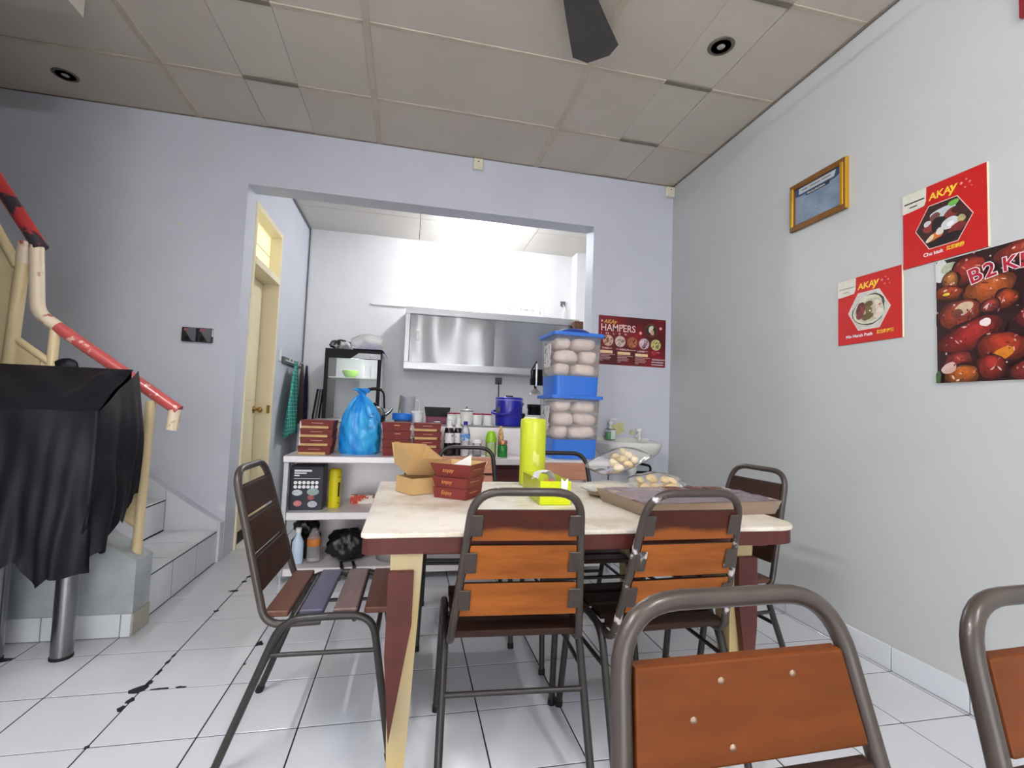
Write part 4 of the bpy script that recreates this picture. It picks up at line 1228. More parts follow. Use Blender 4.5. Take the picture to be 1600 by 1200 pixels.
CUPB = MB().lathe([(0, 0), (0.036, 0), (0.038, 0.003), (0.030, 0.078), (0.027, 0.08), (0, 0.08)], 20).mesh('cup_body', WHITE_PL)
CUPR = MB().lathe([(0.0265, 0.078), (0.031, 0.078), (0.032, 0.086), (0.027, 0.09), (0, 0.09)], 20).mesh('cup_base_ring', mat('crimson_plastic', rgb(160, 34, 66), 0.4))
cups = ((1.52, 1.82, 'left of the dark sauce bottles'), (1.582, 1.90, 'behind the water bottle cap'), (1.715, 1.86, 'just right of the white enamel pot'), (1.755, 1.95, 'hidden behind the cup by the pot'), (1.798, 1.85, 'left of the blue cooler'))
for (x, y, w) in cups:
    t = thing('cup', 'upturned white cup with crimson base, ' + w, 'cup', (x, y, ZS), 0, 'upturned white cups')
    link('body', CUPB, t)
    link('base_ring', CUPR, t)
ep = thing('enamel_pot', 'white enamel pot with dark rim and lid knob', 'pot', (1.632, 1.83, ZS))
MB().lathe([(0, 0), (0.042, 0), (0.046, 0.008), (0.046, 0.105), (0, 0.105)], 24).obj('body', mat('white_enamel', rgb(238, 236, 230), 0.2), ep)
MB().lathe([(0.047, 0.103), (0.049, 0.106), (0.047, 0.110), (0.02, 0.118), (0, 0.120)], 24).obj('lid', mat('pale_lid', rgb(214, 214, 210), 0.25, metal=0.2), ep)
MB().lathe([(0.0475, 0.1005), (0.0505, 0.1035), (0.0505, 0.106), (0.0475, 0.1075)], 24).obj('rim', GREYPL, ep)
MB().lathe([(0.004, 0.118), (0.004, 0.128), (0.007, 0.133), (0, 0.138)], 10).obj('knob', GREYPL, ep)
co = thing('drink_cooler', 'deep blue round drink cooler with carry handle', 'cooler', (1.975, 1.93, ZS))
MB().lathe([(0, 0), (0.100, 0), (0.104, 0.006), (0.104, 0.05), (0.1055, 0.055), (0.1055, 0.195), (0.104, 0.198), (0, 0.2)], 32).obj('body', DEEPBLUE, co)
MB().lathe([(0.106, 0.196), (0.1065, 0.202), (0.104, 0.204), (0, 0.204)], 32).obj('rim_band', mat('lilac_band', rgb(150, 150, 226), 0.35), co)
MB().lathe([(0.108, 0.203), (0.108, 0.214), (0.10, 0.222), (0, 0.226)], 32).obj('lid', DEEPBLUE, co)
MB().box((-0.03, -0.015, 0.225), (0.03, 0.015, 0.236), 0.005).obj('lid_cap', BLACK, co)
pts = [(-0.112 + 0.0, 0.0, 0.115), (-0.15, -0.05, 0.10), (-0.10, -0.115, 0.085), (0.0, -0.135, 0.10), (0.08, -0.09, 0.16), (0.112, 0.0, 0.175)]
MB().tube(fillet(pts, 0.04, 5), 0.010, 10).obj('handle', DEEPBLUE, co)
MB().box((0.10, -0.025, 0.04), (0.128, 0.025, 0.10), 0.006).obj('tap', BLACK, co)
MB().lathe([(0.03, 0), (0.03, 0.004), (0, 0.005)], 16).xf(Matrix.Translation((-0.085, -0.062, 0.115)) @ Matrix.Rotation(PI / 2, 4, 'X') @ Matrix.Rotation(0.0, 4, 'Z')).obj('handle_boss', mat('olive_plastic', rgb(92, 92, 88), 0.5), co)

ms = thing('manual_press', 'tall black and chrome lever press beside the storage bins', 'press', (2.215, 1.98, ZS))
MB().box((-0.09, -0.09, 0), (0.09, 0.09, 0.02), 0.006).obj('base_plate', BLACK, ms)
MB().tube([(0.06, 0, 0.02), (0.06, 0, 0.42)], 0.011, 12).obj('column', CHROME, ms)
MB().lathe([(0.055, 0), (0.055, 0.05), (0.06, 0.055), (0.06, 0.085), (0, 0.085)], 20, c=(-0.02, 0, 0.09)).obj('cup_holder', BLACK, ms)
MB().lathe([(0.05, 0), (0.045, 0.02), (0.012, 0.05), (0.010, 0.09), (0, 0.09)], 20, c=(-0.02, 0, 0.255)).obj('press_cone', CHROME, ms)
MB().box((-0.06, -0.03, 0.33), (0.085, 0.03, 0.39), 0.008).obj('head', BLACK, ms)
MB().box((-0.045, -0.02, 0.39), (0.075, 0.02, 0.46), 0.008).obj('gear_housing', BLACK, ms)
MB().tube([(-0.02, -0.03, 0.32), (-0.02, -0.03, 0.50)], 0.010, 10).obj('rack_bar', CHROME, ms)
MB().tube([(0.03, -0.035, 0.42), (0.045, -0.04, 0.56), (0.055, -0.04, 0.66)], [0.011, 0.012, 0.015], 10).obj('lever', BLACK, ms)
MB().tube([(-0.055, -0.02, 0.36), (-0.062, -0.02, 0.44), (-0.02, -0.02, 0.52)], 0.006, 8).obj('spring_arm', BLACK, ms)
wt = thing('white_tub', 'white lidded tub between the cooler and the press', 'tub', (2.10, 1.79, ZS))
MB().lathe([(0, 0), (0.04, 0), (0.045, 0.035), (0.047, 0.037), (0.047, 0.045), (0, 0.046)], 20).obj('tub', WHITE_PL, wt)

# fridge at the kitchen back wall
fg = thing('display_fridge', 'black framed glass door display fridge in the kitchen', 'fridge', (0.645, 3.55, 0))
FW, FD, FH = 0.27, 0.30, 1.625
MB().box((-FW, -FD + 0.05, 0.0), (-FW + 0.03, FD, FH), 0.004).obj('side_panel', mat('fridge_black', rgb(20, 20, 22), 0.5, spec=0.25), fg)
MB().box((FW - 0.03, -FD + 0.05, 0.0), (FW, FD, FH), 0.004).obj('side_panel', mat('fridge_grey', rgb(186, 188, 192), 0.4), fg)
MB().box((-FW + 0.03, FD - 0.03, 0.0), (FW - 0.03, FD, FH)).obj('back_wall', mat('fridge_white', rgb(236, 238, 240), 0.4), fg)
MB().box((-FW + 0.03, -FD + 0.05, FH - 0.03), (FW - 0.03, FD - 0.03, FH), 0.002).obj('roof', MATS['fridge_black'], fg)
MB().box((-FW + 0.03, -FD + 0.05, 0.0), (FW - 0.03, FD - 0.03, 0.25), 0.002).obj('plinth', MATS['fridge_black'], fg)
dr = MB().box((-FW, -FD, 0.10), (-FW + 0.035, -FD + 0.045, FH - 0.09), 0.003).box((FW - 0.035, -FD, 0.10), (FW, -FD + 0.045, FH - 0.09), 0.003)
dr.box((-FW, -FD, 0.06), (FW, -FD + 0.045, 0.10), 0.003)
dro = dr.obj('door', MATS['fridge_black'], fg)
MB().box((-FW, -FD, FH - 0.09), (FW, -FD + 0.05, FH), 0.003).obj('header', MATS['fridge_black'], fg)
MB().prism([(-0.02, FH - 0.088), (FW - 0.008, FH - 0.088), (FW - 0.008, FH - 0.035), (0.05, FH - 0.035)], -FD - 0.003, -FD, 'y').obj('header_panel', mat('pale_header', rgb(206, 208, 214), 0.3), fg)
MB().lathe([(0.018, 0), (0.018, 0.004), (0, 0.005)], 14).xf(Matrix.Translation((0.17, -FD - 0.003, FH - 0.055)) @ Matrix.Rotation(PI / 2, 4, 'X')).obj('header_badge', WHITE_INK, fg)
MB().box((-FW + 0.035, -FD + 0.02, 0.10), (FW - 0.035, -FD + 0.026, FH - 0.09)).obj('glass_pane', GLASS, dro)
for z in (0.52, 0.92, 1.34):
    MB().box((-FW + 0.032, -FD + 0.07, z), (FW - 0.032, FD - 0.04, z + 0.008)).obj('shelf', WHITE_PL, fg)
MB().lathe([(0.0, 0), (0.045, 0.0), (0.078, 0.045), (0.085, 0.075), (0.080, 0.075), (0.045, 0.006), (0, 0.005)], 22, c=(0, 0, 0)).obj(
    'bowl_body', mat('lime_bowl', rgb(150, 208, 60), 0.35), thing('green_bowl', 'lime green bowl on the top shelf inside the fridge', 'bowl', (0.60, 3.46, 1.349)))
fb = thing('white_carton', 'white carton on the top shelf inside the fridge', 'carton', (0.775, 3.40, 1.349))
MB().box((-0.035, -0.035, 0), (0.035, 0.035, 0.13), 0.004).obj('carton', WHITE_PL, fb)
point_light('fridge_lamp', (0.645, 3.40, 1.50), 0.05, 1.6, (0.95, 0.98, 1.0))
# on the fridge
crumpled('plastic_bundle', 'clear plastic bundle of cups lying on the fridge', (0.76, 3.45, FH + 0.012), 0.16, 0.11, 0.175, 51, BAGH, 40, 16, 0.10)
for k in range(4):
    t = thing('plastic_cup_stack', 'pale plastic cup stack inside the bundle on the fridge', 'cup stack', (0.693 + k * 0.045, 3.45, FH + 0.045), 0, 'cup stacks on the fridge')
    MB().lathe([(0, 0), (0.017, 0), (0.019, 0.085), (0, 0.085)], 12).obj('cups', WHITE_PL, t)
crumpled('black_white_bag', 'black and white crumpled bag at the left on the fridge', (0.50, 3.42, FH + 0.002), 0.10, 0.09, 0.11, 55,
         mat('black_white_film', rgb(30, 30, 34), 0.4, col2=rgb(222, 222, 224), vscale=9, ramp=(0.48, 0.54)))
pc = thing('purple_cloth', 'folded purple cloth lying on the fridge and over its edge', 'cloth', (0.80, 3.40, FH + 0.001))
MB().grid(lambda u, v: ((u - .5) * 0.34, (v - .5) * 0.34, 0.008 + 0.004 * math.sin(u * 9) * math.sin(v * 7) - (0.07 * max(0, (u - 0.86) / 0.14) ** 1.2)), 20, 10).obj('cloth', PURPLE, pc)

# stainless wall cabinet
cb = thing('wall_cabinet', 'long stainless steel wall cabinet with sliding doors', 'cabinet', (0, 0, 0))
KX0, KX1, KZ0, KZ1, KY = 1.13, 3.12, 1.485, 2.165, 3.55
MB().box((KX0, KY, KZ0), (KX1, YK - 0.002, KZ0 + 0.02), 0.003).obj('bottom_panel', STEEL, cb)
MB().box((KX0, KY, KZ1 - 0.02), (KX1, YK - 0.002, KZ1), 0.003).obj('top_panel', STEEL, cb)
MB().box((KX0, KY, KZ0 + 0.02), (KX0 + 0.02, YK - 0.002, KZ1 - 0.02), 0.003).obj('side_panel', STEEL, cb)
MB().box((KX1 - 0.02, KY, KZ0 + 0.02), (KX1, YK - 0.002, KZ1 - 0.02), 0.003).obj('side_panel', STEEL, cb)
MB().box((KX0 + 0.02, YK - 0.01, KZ0 + 0.02), (KX1 - 0.02, YK - 0.004, KZ1 - 0.02)).obj('back_panel', STEEL, cb)
MB().box((KX0, KY - 0.004, KZ0), (KX1, KY + 0.012, KZ0 + 0.075), 0.003).obj('bottom_rail', STEEL, cb)
MB().box((KX0, KY - 0.004, KZ1 - 0.075), (KX1, KY + 0.012, KZ1), 0.003).obj('top_rail', STEEL, cb)
MB().box((KX0, KY - 0.004, KZ0 + 0.075), (KX0 + 0.05, KY + 0.012, KZ1 - 0.075), 0.003).obj('stile', STEEL, cb)


def wavy_door(x0, x1, y, amp):
    return MB().grid(lambda u, v: (x0 + u * (x1 - x0), y - amp * (math.sin(u * 15 + 1.5 * v * (1 - v)) * 0.6 + math.sin(u * 8 + 1 + v * 1.2)), KZ0 + 0.075 + v * (KZ1 - KZ0 - 0.15)), 40, 12)


d1_ = wavy_door(KX0 + 0.055, 2.115, KY + 0.006, 0.006).obj('sliding_door', STEEL_D, cb)
wavy_door(2.118, KX1 - 0.02, KY + 0.010, 0.003).obj('sliding_door', STEEL_D, cb)
MB().box((2.108, KY - 0.001, KZ0 + 0.075), (2.120, KY + 0.009, KZ1 - 0.075), 0.002).obj('door_edge', GREYPL, cb)
MB().box((KX0 + 0.048, KY - 0.003, KZ1 - 0.082), (2.115, KY + 0.004, KZ1 - 0.075)).obj('painted_shade_strip', GREYPL, cb)  # grey strips stand in for the shade along the sliding door
MB().box((KX0 + 0.048, KY - 0.003, KZ0 + 0.09), (KX0 + 0.055, KY + 0.004, KZ1 - 0.08)).obj('painted_shade_strip', GREYPL, cb)
MB().box((KX0 + 0.12, KY - 0.010, 1.80), (KX0 + 0.155, KY + 0.002, 1.90), 0.004).obj('pull_handle', CHROME, d1_)
wbx = thing('white_carton', 'long white carton with small black print standing on the wall cabinet', 'carton', (2.46, 3.70, KZ1 + 0.0006), 0.04)
MB().box((-0.245, -0.09, 0), (0.245, 0.09, 0.185), 0.002).obj('carton', WHITE_PL, wbx)
MB().box((-0.2465, -0.085, 0.005), (-0.244, 0.085, 0.18)).obj('end_flap', mat('pink_card', rgb(216, 190, 190), 0.7), wbx)
for (x, z, w, h) in ((-0.20, 0.03, 0.022, 0.12), (-0.16, 0.03, 0.008, 0.12), (-0.11, 0.085, 0.018, 0.012), (-0.05, 0.07, 0.10, 0.02), (0.07, 0.06, 0.05, 0.03), (0.19, 0.04, 0.008, 0.08)):
    MB().box((x, -0.0912, z), (x + w, -0.0902, z + h)).obj('printed_mark', mat('faint_grey_ink', rgb(120, 120, 126), 0.6, col2=rgb(236, 236, 236), vscale=90, ramp=(0.45, 0.5)), wbx)
bc = thing('dark_reflection_block', 'dark brown block painting a reflection at the right end of the wall cabinet', 'box', (3.13, 3.50, 1.93))  # block whose dark colour stands in for a reflection on the cabinet
MB().box((-0.10, -0.05, 0), (0.005, 0.045, 0.20), 0.004).obj('box', mat('dark_brown_reflection', rgb(96, 62, 46), 0.5, var=0.3, vscale=12), bc)
# wall fittings in the kitchen
cdt = thing('cable_trunking', 'white plastic cable trunking on the kitchen wall left of the cabinet', 'trunking', (0, 0, 0))
MB().box((0.735, YK - 0.022, 2.222), (1.13, YK - 0.001, 2.250), 0.002).obj('trunking', WHITE_PL, cdt)
so = thing('wall_socket', 'small grey socket with black cord under the wall cabinet', 'socket', (2.245, YK, 1.42))
MB().box((-0.04, -0.02, -0.04), (0.04, 0, 0.04), 0.004).obj('plate', GREYPL, so)
MB().tube([(0, -0.024, -0.01), (0.004, -0.03, -0.2), (-0.004, -0.03, -0.46)], 0.006, 8).obj('cord', BLACK, so)
so2 = thing('wall_socket', 'dark socket with a dangling wire above the cabinet near the column', 'socket', (3.02, YK, 2.42))
MB().box((-0.03, -0.02, -0.03), (0.03, 0, 0.03), 0.004).obj('plate', GREYPL, so2)
MB().tube(fillet([(0, -0.022, -0.01), (0.03, -0.03, -0.08), (-0.01, -0.03, -0.14), (0.03, -0.03, -0.24)], 0.03, 5), 0.006, 8).obj('wire', WHITE_PL, so2)
for k, (x, y, z) in enumerate(((0.045, YK - 0.02, 1.9),)):
    tpipe = thing('corner_cable', 'thin grey cable running down the kitchen corner', 'cable', (0, 0, 0))
    MB().tube([(XO0 + 0.012, YK - 0.012, 1.0), (XO0 + 0.012, YK - 0.012, 3.02)], 0.007, 8).obj('cable', GREYPL, tpipe)
# ceiling bulb of the kitchen
kl = thing('kitchen_ceiling_bulb', 'glowing white bulb on the kitchen ceiling', 'lamp', (KLAMP.x, KLAMP.y, H - 0.002))
MB().lathe([(0.045, 0), (0.045, -0.018), (0.03, -0.03), (0, -0.03)][::-1], 20).obj('holder', WHITE_PL, kl)
MB().lathe([(0.0, -0.030), (0.05, -0.033), (0.06, -0.038), (0.05, -0.043), (0.0, -0.046)][::-1], 20).obj('bulb', mat('lit_bulb', rgb(255, 255, 255), 0.4, emit=(0.95, 0.98, 1.0, 1), estr=60), kl)

# hooks and towels on the kitchen left wall
hk = thing('hook_rack', 'grey towel hook rack on the kitchen left wall', 'hook rack', (XO0, 3.05, 1.47))
MB().box((0, 0.0, -0.03), (0.025, 0.75, 0.03), 0.004).obj('rail', GREYPL, hk)
for k in range(6):
    MB().tube(fillet([(0.025, 0.06 + k * 0.125, 0.0), (0.06, 0.06 + k * 0.125, -0.012), (0.066, 0.06 + k * 0.125, 0.025)], 0.012, 4), 0.005, 8).obj('hook', WHITE_PL, hk)
sw = thing('wall_switch', 'white switch plate on the kitchen wall beside the hook rack', 'switch', (XO0, 2.98, 1.50))
MB().box((0, -0.035, -0.055), (0.010, 0.035, 0.055), 0.003).obj('plate', WHITE_PL, sw)
MB().box((0.010, -0.012, -0.02), (0.014, 0.012, 0.02), 0.001).obj('rocker', WHITE_PL, sw)


def check_mat(name, base, line, sc):
    m = bpy.data.materials.new(name)
    m.use_nodes = True
    nt = m.node_tree
    b = nt.nodes['Principled BSDF']
    b.inputs['Roughness'].default_value = 0.9
    uv = nt.nodes.new('ShaderNodeTexCoord')
    br_ = nt.nodes.new('ShaderNodeTexBrick')
    br_.offset = 0.0
    br_.inputs['Color1'].default_value = base
    br_.inputs['Color2'].default_value = base
    br_.inputs['Mortar'].default_value = line
    br_.inputs['Scale'].default_value = sc
    br_.inputs['Mortar Size'].default_value = 0.025
    br_.inputs['Brick Width'].default_value = 0.5
    br_.inputs['Row Height'].default_value = 0.5
    mp = nt.nodes.new('ShaderNodeMapping')
    mp.inputs['Rotation'].default_value = (PI / 2, 0, PI / 2)
    sep = nt.nodes.new('ShaderNodeSeparateXYZ')
    cmb = nt.nodes.new('ShaderNodeCombineXYZ')
    nt.links.new(uv.outputs['Object'], sep.inputs[0])
    nt.links.new(sep.outputs['Y'], cmb.inputs['X'])
    nt.links.new(sep.outputs['Z'], cmb.inputs['Y'])
    nt.links.new(cmb.outputs[0], br_.inputs['Vector'])
    nt.links.new(br_.outputs['Color'], b.inputs['Base Color'])
    return m


def towel(label, y, z, w0, w1, length, m, name='towel', x=0.075, lean=0.0):
    t = thing(name, label, 'towel', (x + XO0, y, z))

    def fn(u, v):
        w = w0 + (w1 - w0) * min(1, v * 1.6) ** 0.7
        yy = (u - .5) * w + lean * v
        xx = 0.02 * math.sin(u * 11 + v * 2) * (0.4 + v) * min(1, v * 4 + .2) + 0.008 * math.sin(u * 23)
        zz = -length * v * (1 - 0.10 * abs(u - .35) * (1 if v > 0.5 else 0)) - 0.02 * math.cos(u * 6)
        return (xx, yy, zz)
    o_ = MB().grid(fn, 30, 24).obj('cloth', m, t)
    sm = o_.modifiers.new('thick', 'SOLIDIFY'); sm.thickness = 0.004
    return t


towel('teal checked kitchen towel with white lines hanging from the hook rack', 3.30, 1.46, 0.08, 0.52, 0.72, check_mat('teal_check', rgb(40, 140, 128), rgb(150, 214, 204), 14), lean=-0.06)
towel('brown grey towel hanging next to the teal checked one', 3.58, 1.46, 0.05, 0.13, 0.60, mat('brown_towel', rgb(92, 80, 76), 0.95, var=0.1, vscale=20))
towel('dark blue dotted towel at the far end of the hook rack', 3.80, 1.46, 0.05, 0.14, 0.72, mat('navy_towel', rgb(44, 46, 84), 0.95, col2=rgb(110, 114, 150), vscale=50, ramp=(0.6, 0.64)))
mp_ = thing('mop_handles', 'bundle of dark utensils leaning beside the fridge', 'utensils', (0.25, 3.40, 0.0))
for k in range(3):
    MB().tube([(0.02 * k, 0.02 * k, 0.0), (0.03 * k + 0.01, 0.05, 0.95), (0.04 + 0.025 * k, 0.07, 1.22)], 0.010, 8).obj('handle', BLACK if k != 1 else GREYPL, mp_)

# ------------------------------------------------------------------ wash basin on the short wall right of the opening
sk_ = thing('wash_basin', 'white ceramic wall basin with waste pipe in the corner', 'basin', (2.90, YB, 0.865))


def basin(u, v):
    a = PI + PI * u            # half ellipse in front, from left to right
    k = [(0, 1.0), (0.20, 0.99), (0.45, 0.90), (0.65, 0.74), (0.82, 0.52), (1.0, 0.22)]
    for (p, ra), (q, rb) in zip(k, k[1:]):
        if p <= v <= q:
            r = ra + (rb - ra) * (v - p) / (q - p)
            break
    sq = lambda c: math.copysign(abs(c) ** 0.75, c)
    return (0.245 * r * sq(math.cos(a)), -0.015 + 0.385 * (0.35 + 0.65 * r) * -abs(sq(math.sin(a))), -0.185 * v ** 1.1)


bs = MB().grid(basin, 33, 14)
bs.obj('bowl', WHITE_CER, sk_)
rim = [basin(i / 32, 0) for i in range(33)]
inn = [(x * 0.82, -0.10 + (y + 0.10) * 0.80 if y < -0.10 else y, -0.004) for x, y, z in rim]
low = [(x * 0.5, -0.19 + (y + 0.19) * 0.45, -0.11) for x, y, z in rim]
v = [(x, y, 0.004) for x, y, z in rim] + inn + low
f = [(i, i + 1, 34 + i, 33 + i) for i in range(32)] + [(33 + i, 34 + i, 67 + i, 66 + i) for i in range(32)] + [tuple(range(66, 99))]
MB().add(v, f, 0, True).obj('inner_bowl', WHITE_CER, sk_)
MB().box((-0.24, -0.012, -0.04), (0.24, -0.001, 0.02), 0.004).obj('wall_upstand', WHITE_CER, sk_)
MB().add([(x, y, -0.02) for x, y, z in rim] + [(x, y, 0.004) for x, y, z in rim], [(i, 33 + i, 34 + i, i + 1) for i in range(32)], 0, True).obj('rim', WHITE_CER, sk_)
MB().tube([(0, -0.20, -0.17), (0, -0.20, -0.23), (0, -0.20, -0.235), (0, -0.20, -0.40)], [0.038, 0.036, 0.024, 0.022], 14).obj('waste_pipe', WHITE_PL, sk_)
MB().tube(fillet([(0.04, -0.12, -0.16), (0.20, -0.12, -0.19), (0.20, -0.12, -0.24), (0.06, -0.12, -0.24), (0.03, -0.1, -0.19)], 0.035, 6), 0.010, 8).obj('hose', BLACK, sk_)
tp = thing('basin_tap', 'small white tap at the right of the basin', 'tap', (3.035, YB - 0.045, 0.869))
MB().tube([(0, 0, 0), (0, 0, 0.07)], 0.013, 12).obj('stem', WHITE_PL, tp)
MB().lathe([(0.02, 0), (0.024, 0.008), (0.022, 0.026), (0, 0.03)], 14, c=(0, 0, 0.068)).obj('handle', WHITE_PL, tp)
MB().tube([(0, 0, 0.042), (-0.03, -0.03, 0.045), (-0.05, -0.05, 0.030)], 0.008, 10).obj('spout', WHITE_PL, tp)
sd = thing('soap_dispenser', 'clear green hand soap pump bottle on the basin', 'soap bottle', (2.775, YB - 0.07, 0.870))
MB().box((-0.036, -0.022, 0), (0.036, 0.022, 0.062), 0.008).obj('soap', mat('green_soap', rgb(40, 160, 60), 0.2), sd)
MB().box((-0.039, -0.025, -0.0005), (0.039, 0.025, 0.088), 0.008).obj('bottle', CLEAR, sd)
MB().box((-0.003, -0.0262, 0.008), (0.033, -0.0252, 0.078)).obj('label', mat('pale_soap_label', rgb(214, 230, 222), 0.5), sd)
MB().lathe([(0.014, 0.088), (0.014, 0.10), (0.006, 0.102), (0.006, 0.118), (0.016, 0.124), (0.016, 0.14), (0.006, 0.146), (0.006, 0.165), (0, 0.165)], 14).obj('pump', WHITE_PL, sd)
MB().tube([(0, 0, 0.163), (0.03, -0.01, 0.163), (0.045, -0.012, 0.155)], 0.006, 8).obj('nozzle', WHITE_PL, sd)
# peeling paint patches (raised paint flakes of another colour) on the walls
for (cx, cz, w, h, c, n) in ((2.87, 0.955, 0.07, 0.05, (210, 204, 148), 15), (2.99, 0.935, 0.035, 0.03, (200, 196, 160), 11), (-0.385, 2.262, 0.03, 0.008, (206, 212, 196), 9), (0.005, 0.345, 0.03, 0.03, (212, 216, 220), 9)):
    poly = []
    for k in range(n):
        t = 2 * PI * k / n
        q = random.uniform(0.6, 1.15)
        poly.append((cx + w * q * math.cos(t), cz + h * q * math.sin(t)))
    MB().prism(poly, YB - 0.0012, YB + 0.001, 'y').obj('peeled_patch', mat('peel_%d' % c[2], rgb(*c), 0.8, var=0.12, vscale=30), wb)

# ------------------------------------------------------------------ flat prints on the walls
def wall_root(name, label, cat, loc, side, group=None):
    """an Empty whose local x runs right, y up and z out of the wall"""
    o_ = tag(link(name, None), label, cat, group)
    if side == 'right':
        R_ = Matrix(((0, 0, -1), (-1, 0, 0), (0, 1, 0)))
    else:
        R_ = Matrix(((1, 0, 0), (0, 0, -1), (0, 1, 0)))
    m4 = R_.to_4x4()
    m4.translation = Vector(loc)
    o_.matrix_world = m4
    return o_


def clip(poly, win):
    out = poly
    for i in range(len(win)):
        a, b = win[i], win[(i + 1) % len(win)]
        inp, out = out, []
        if not inp:
            return []
        ins = lambda p: (b[0] - a[0]) * (p[1] - a[1]) - (b[1] - a[1]) * (p[0] - a[0]) >= 0
        for k in range(len(inp)):
            p, q = inp[k - 1], inp[k]
            ip, iq = ins(p), ins(q)
            if ip != iq:
                d1, d2_ = (q[0] - p[0], q[1] - p[1]), (b[0] - a[0], b[1] - a[1])
                den = d1[0] * d2_[1] - d1[1] * d2_[0]
                if abs(den) > 1e-12:
                    t = ((a[0] - p[0]) * d2_[1] - (a[1] - p[1]) * d2_[0]) / den
                    out.append((p[0] + t * d1[0], p[1] + t * d1[1]))
            if iq:
                out.append(q)
    return out


def print_blobs(name, win, blobs, parent, z0, rnd, base):
    """a printed picture: a window polygon with blobs of colour layered a hair apart"""
    mb = MB().add([(x, y, z0) for x, y in win], [tuple(range(len(win)))], 0, False, rgb(*base))
    for n, (cx, cy, rx, ry, rot, c) in enumerate(blobs):
        k = 22
        ph = rnd.uniform(0, 6.28)
        poly = []
        for i in range(k):
            t = 2 * PI * i / k
            q = 1 + 0.08 * math.sin(2 * t + ph) + 0.06 * math.sin(3 * t + 2 * ph) + rnd.uniform(-.03, .03)
            x, y = rx * q * math.cos(t), ry * q * math.sin(t)
            poly.append((cx + x * math.cos(rot) - y * math.sin(rot), cy + x * math.sin(rot) + y * math.cos(rot)))
        poly = clip(poly, win)
        if len(poly) > 2:
            z = z0 + 0.00003 * (n + 1)
            mb.add([(x, y, z) for x, y in poly], [tuple(range(len(poly)))], 0, False, rgb(*c))
    return mb.obj(name, PRINT, parent)


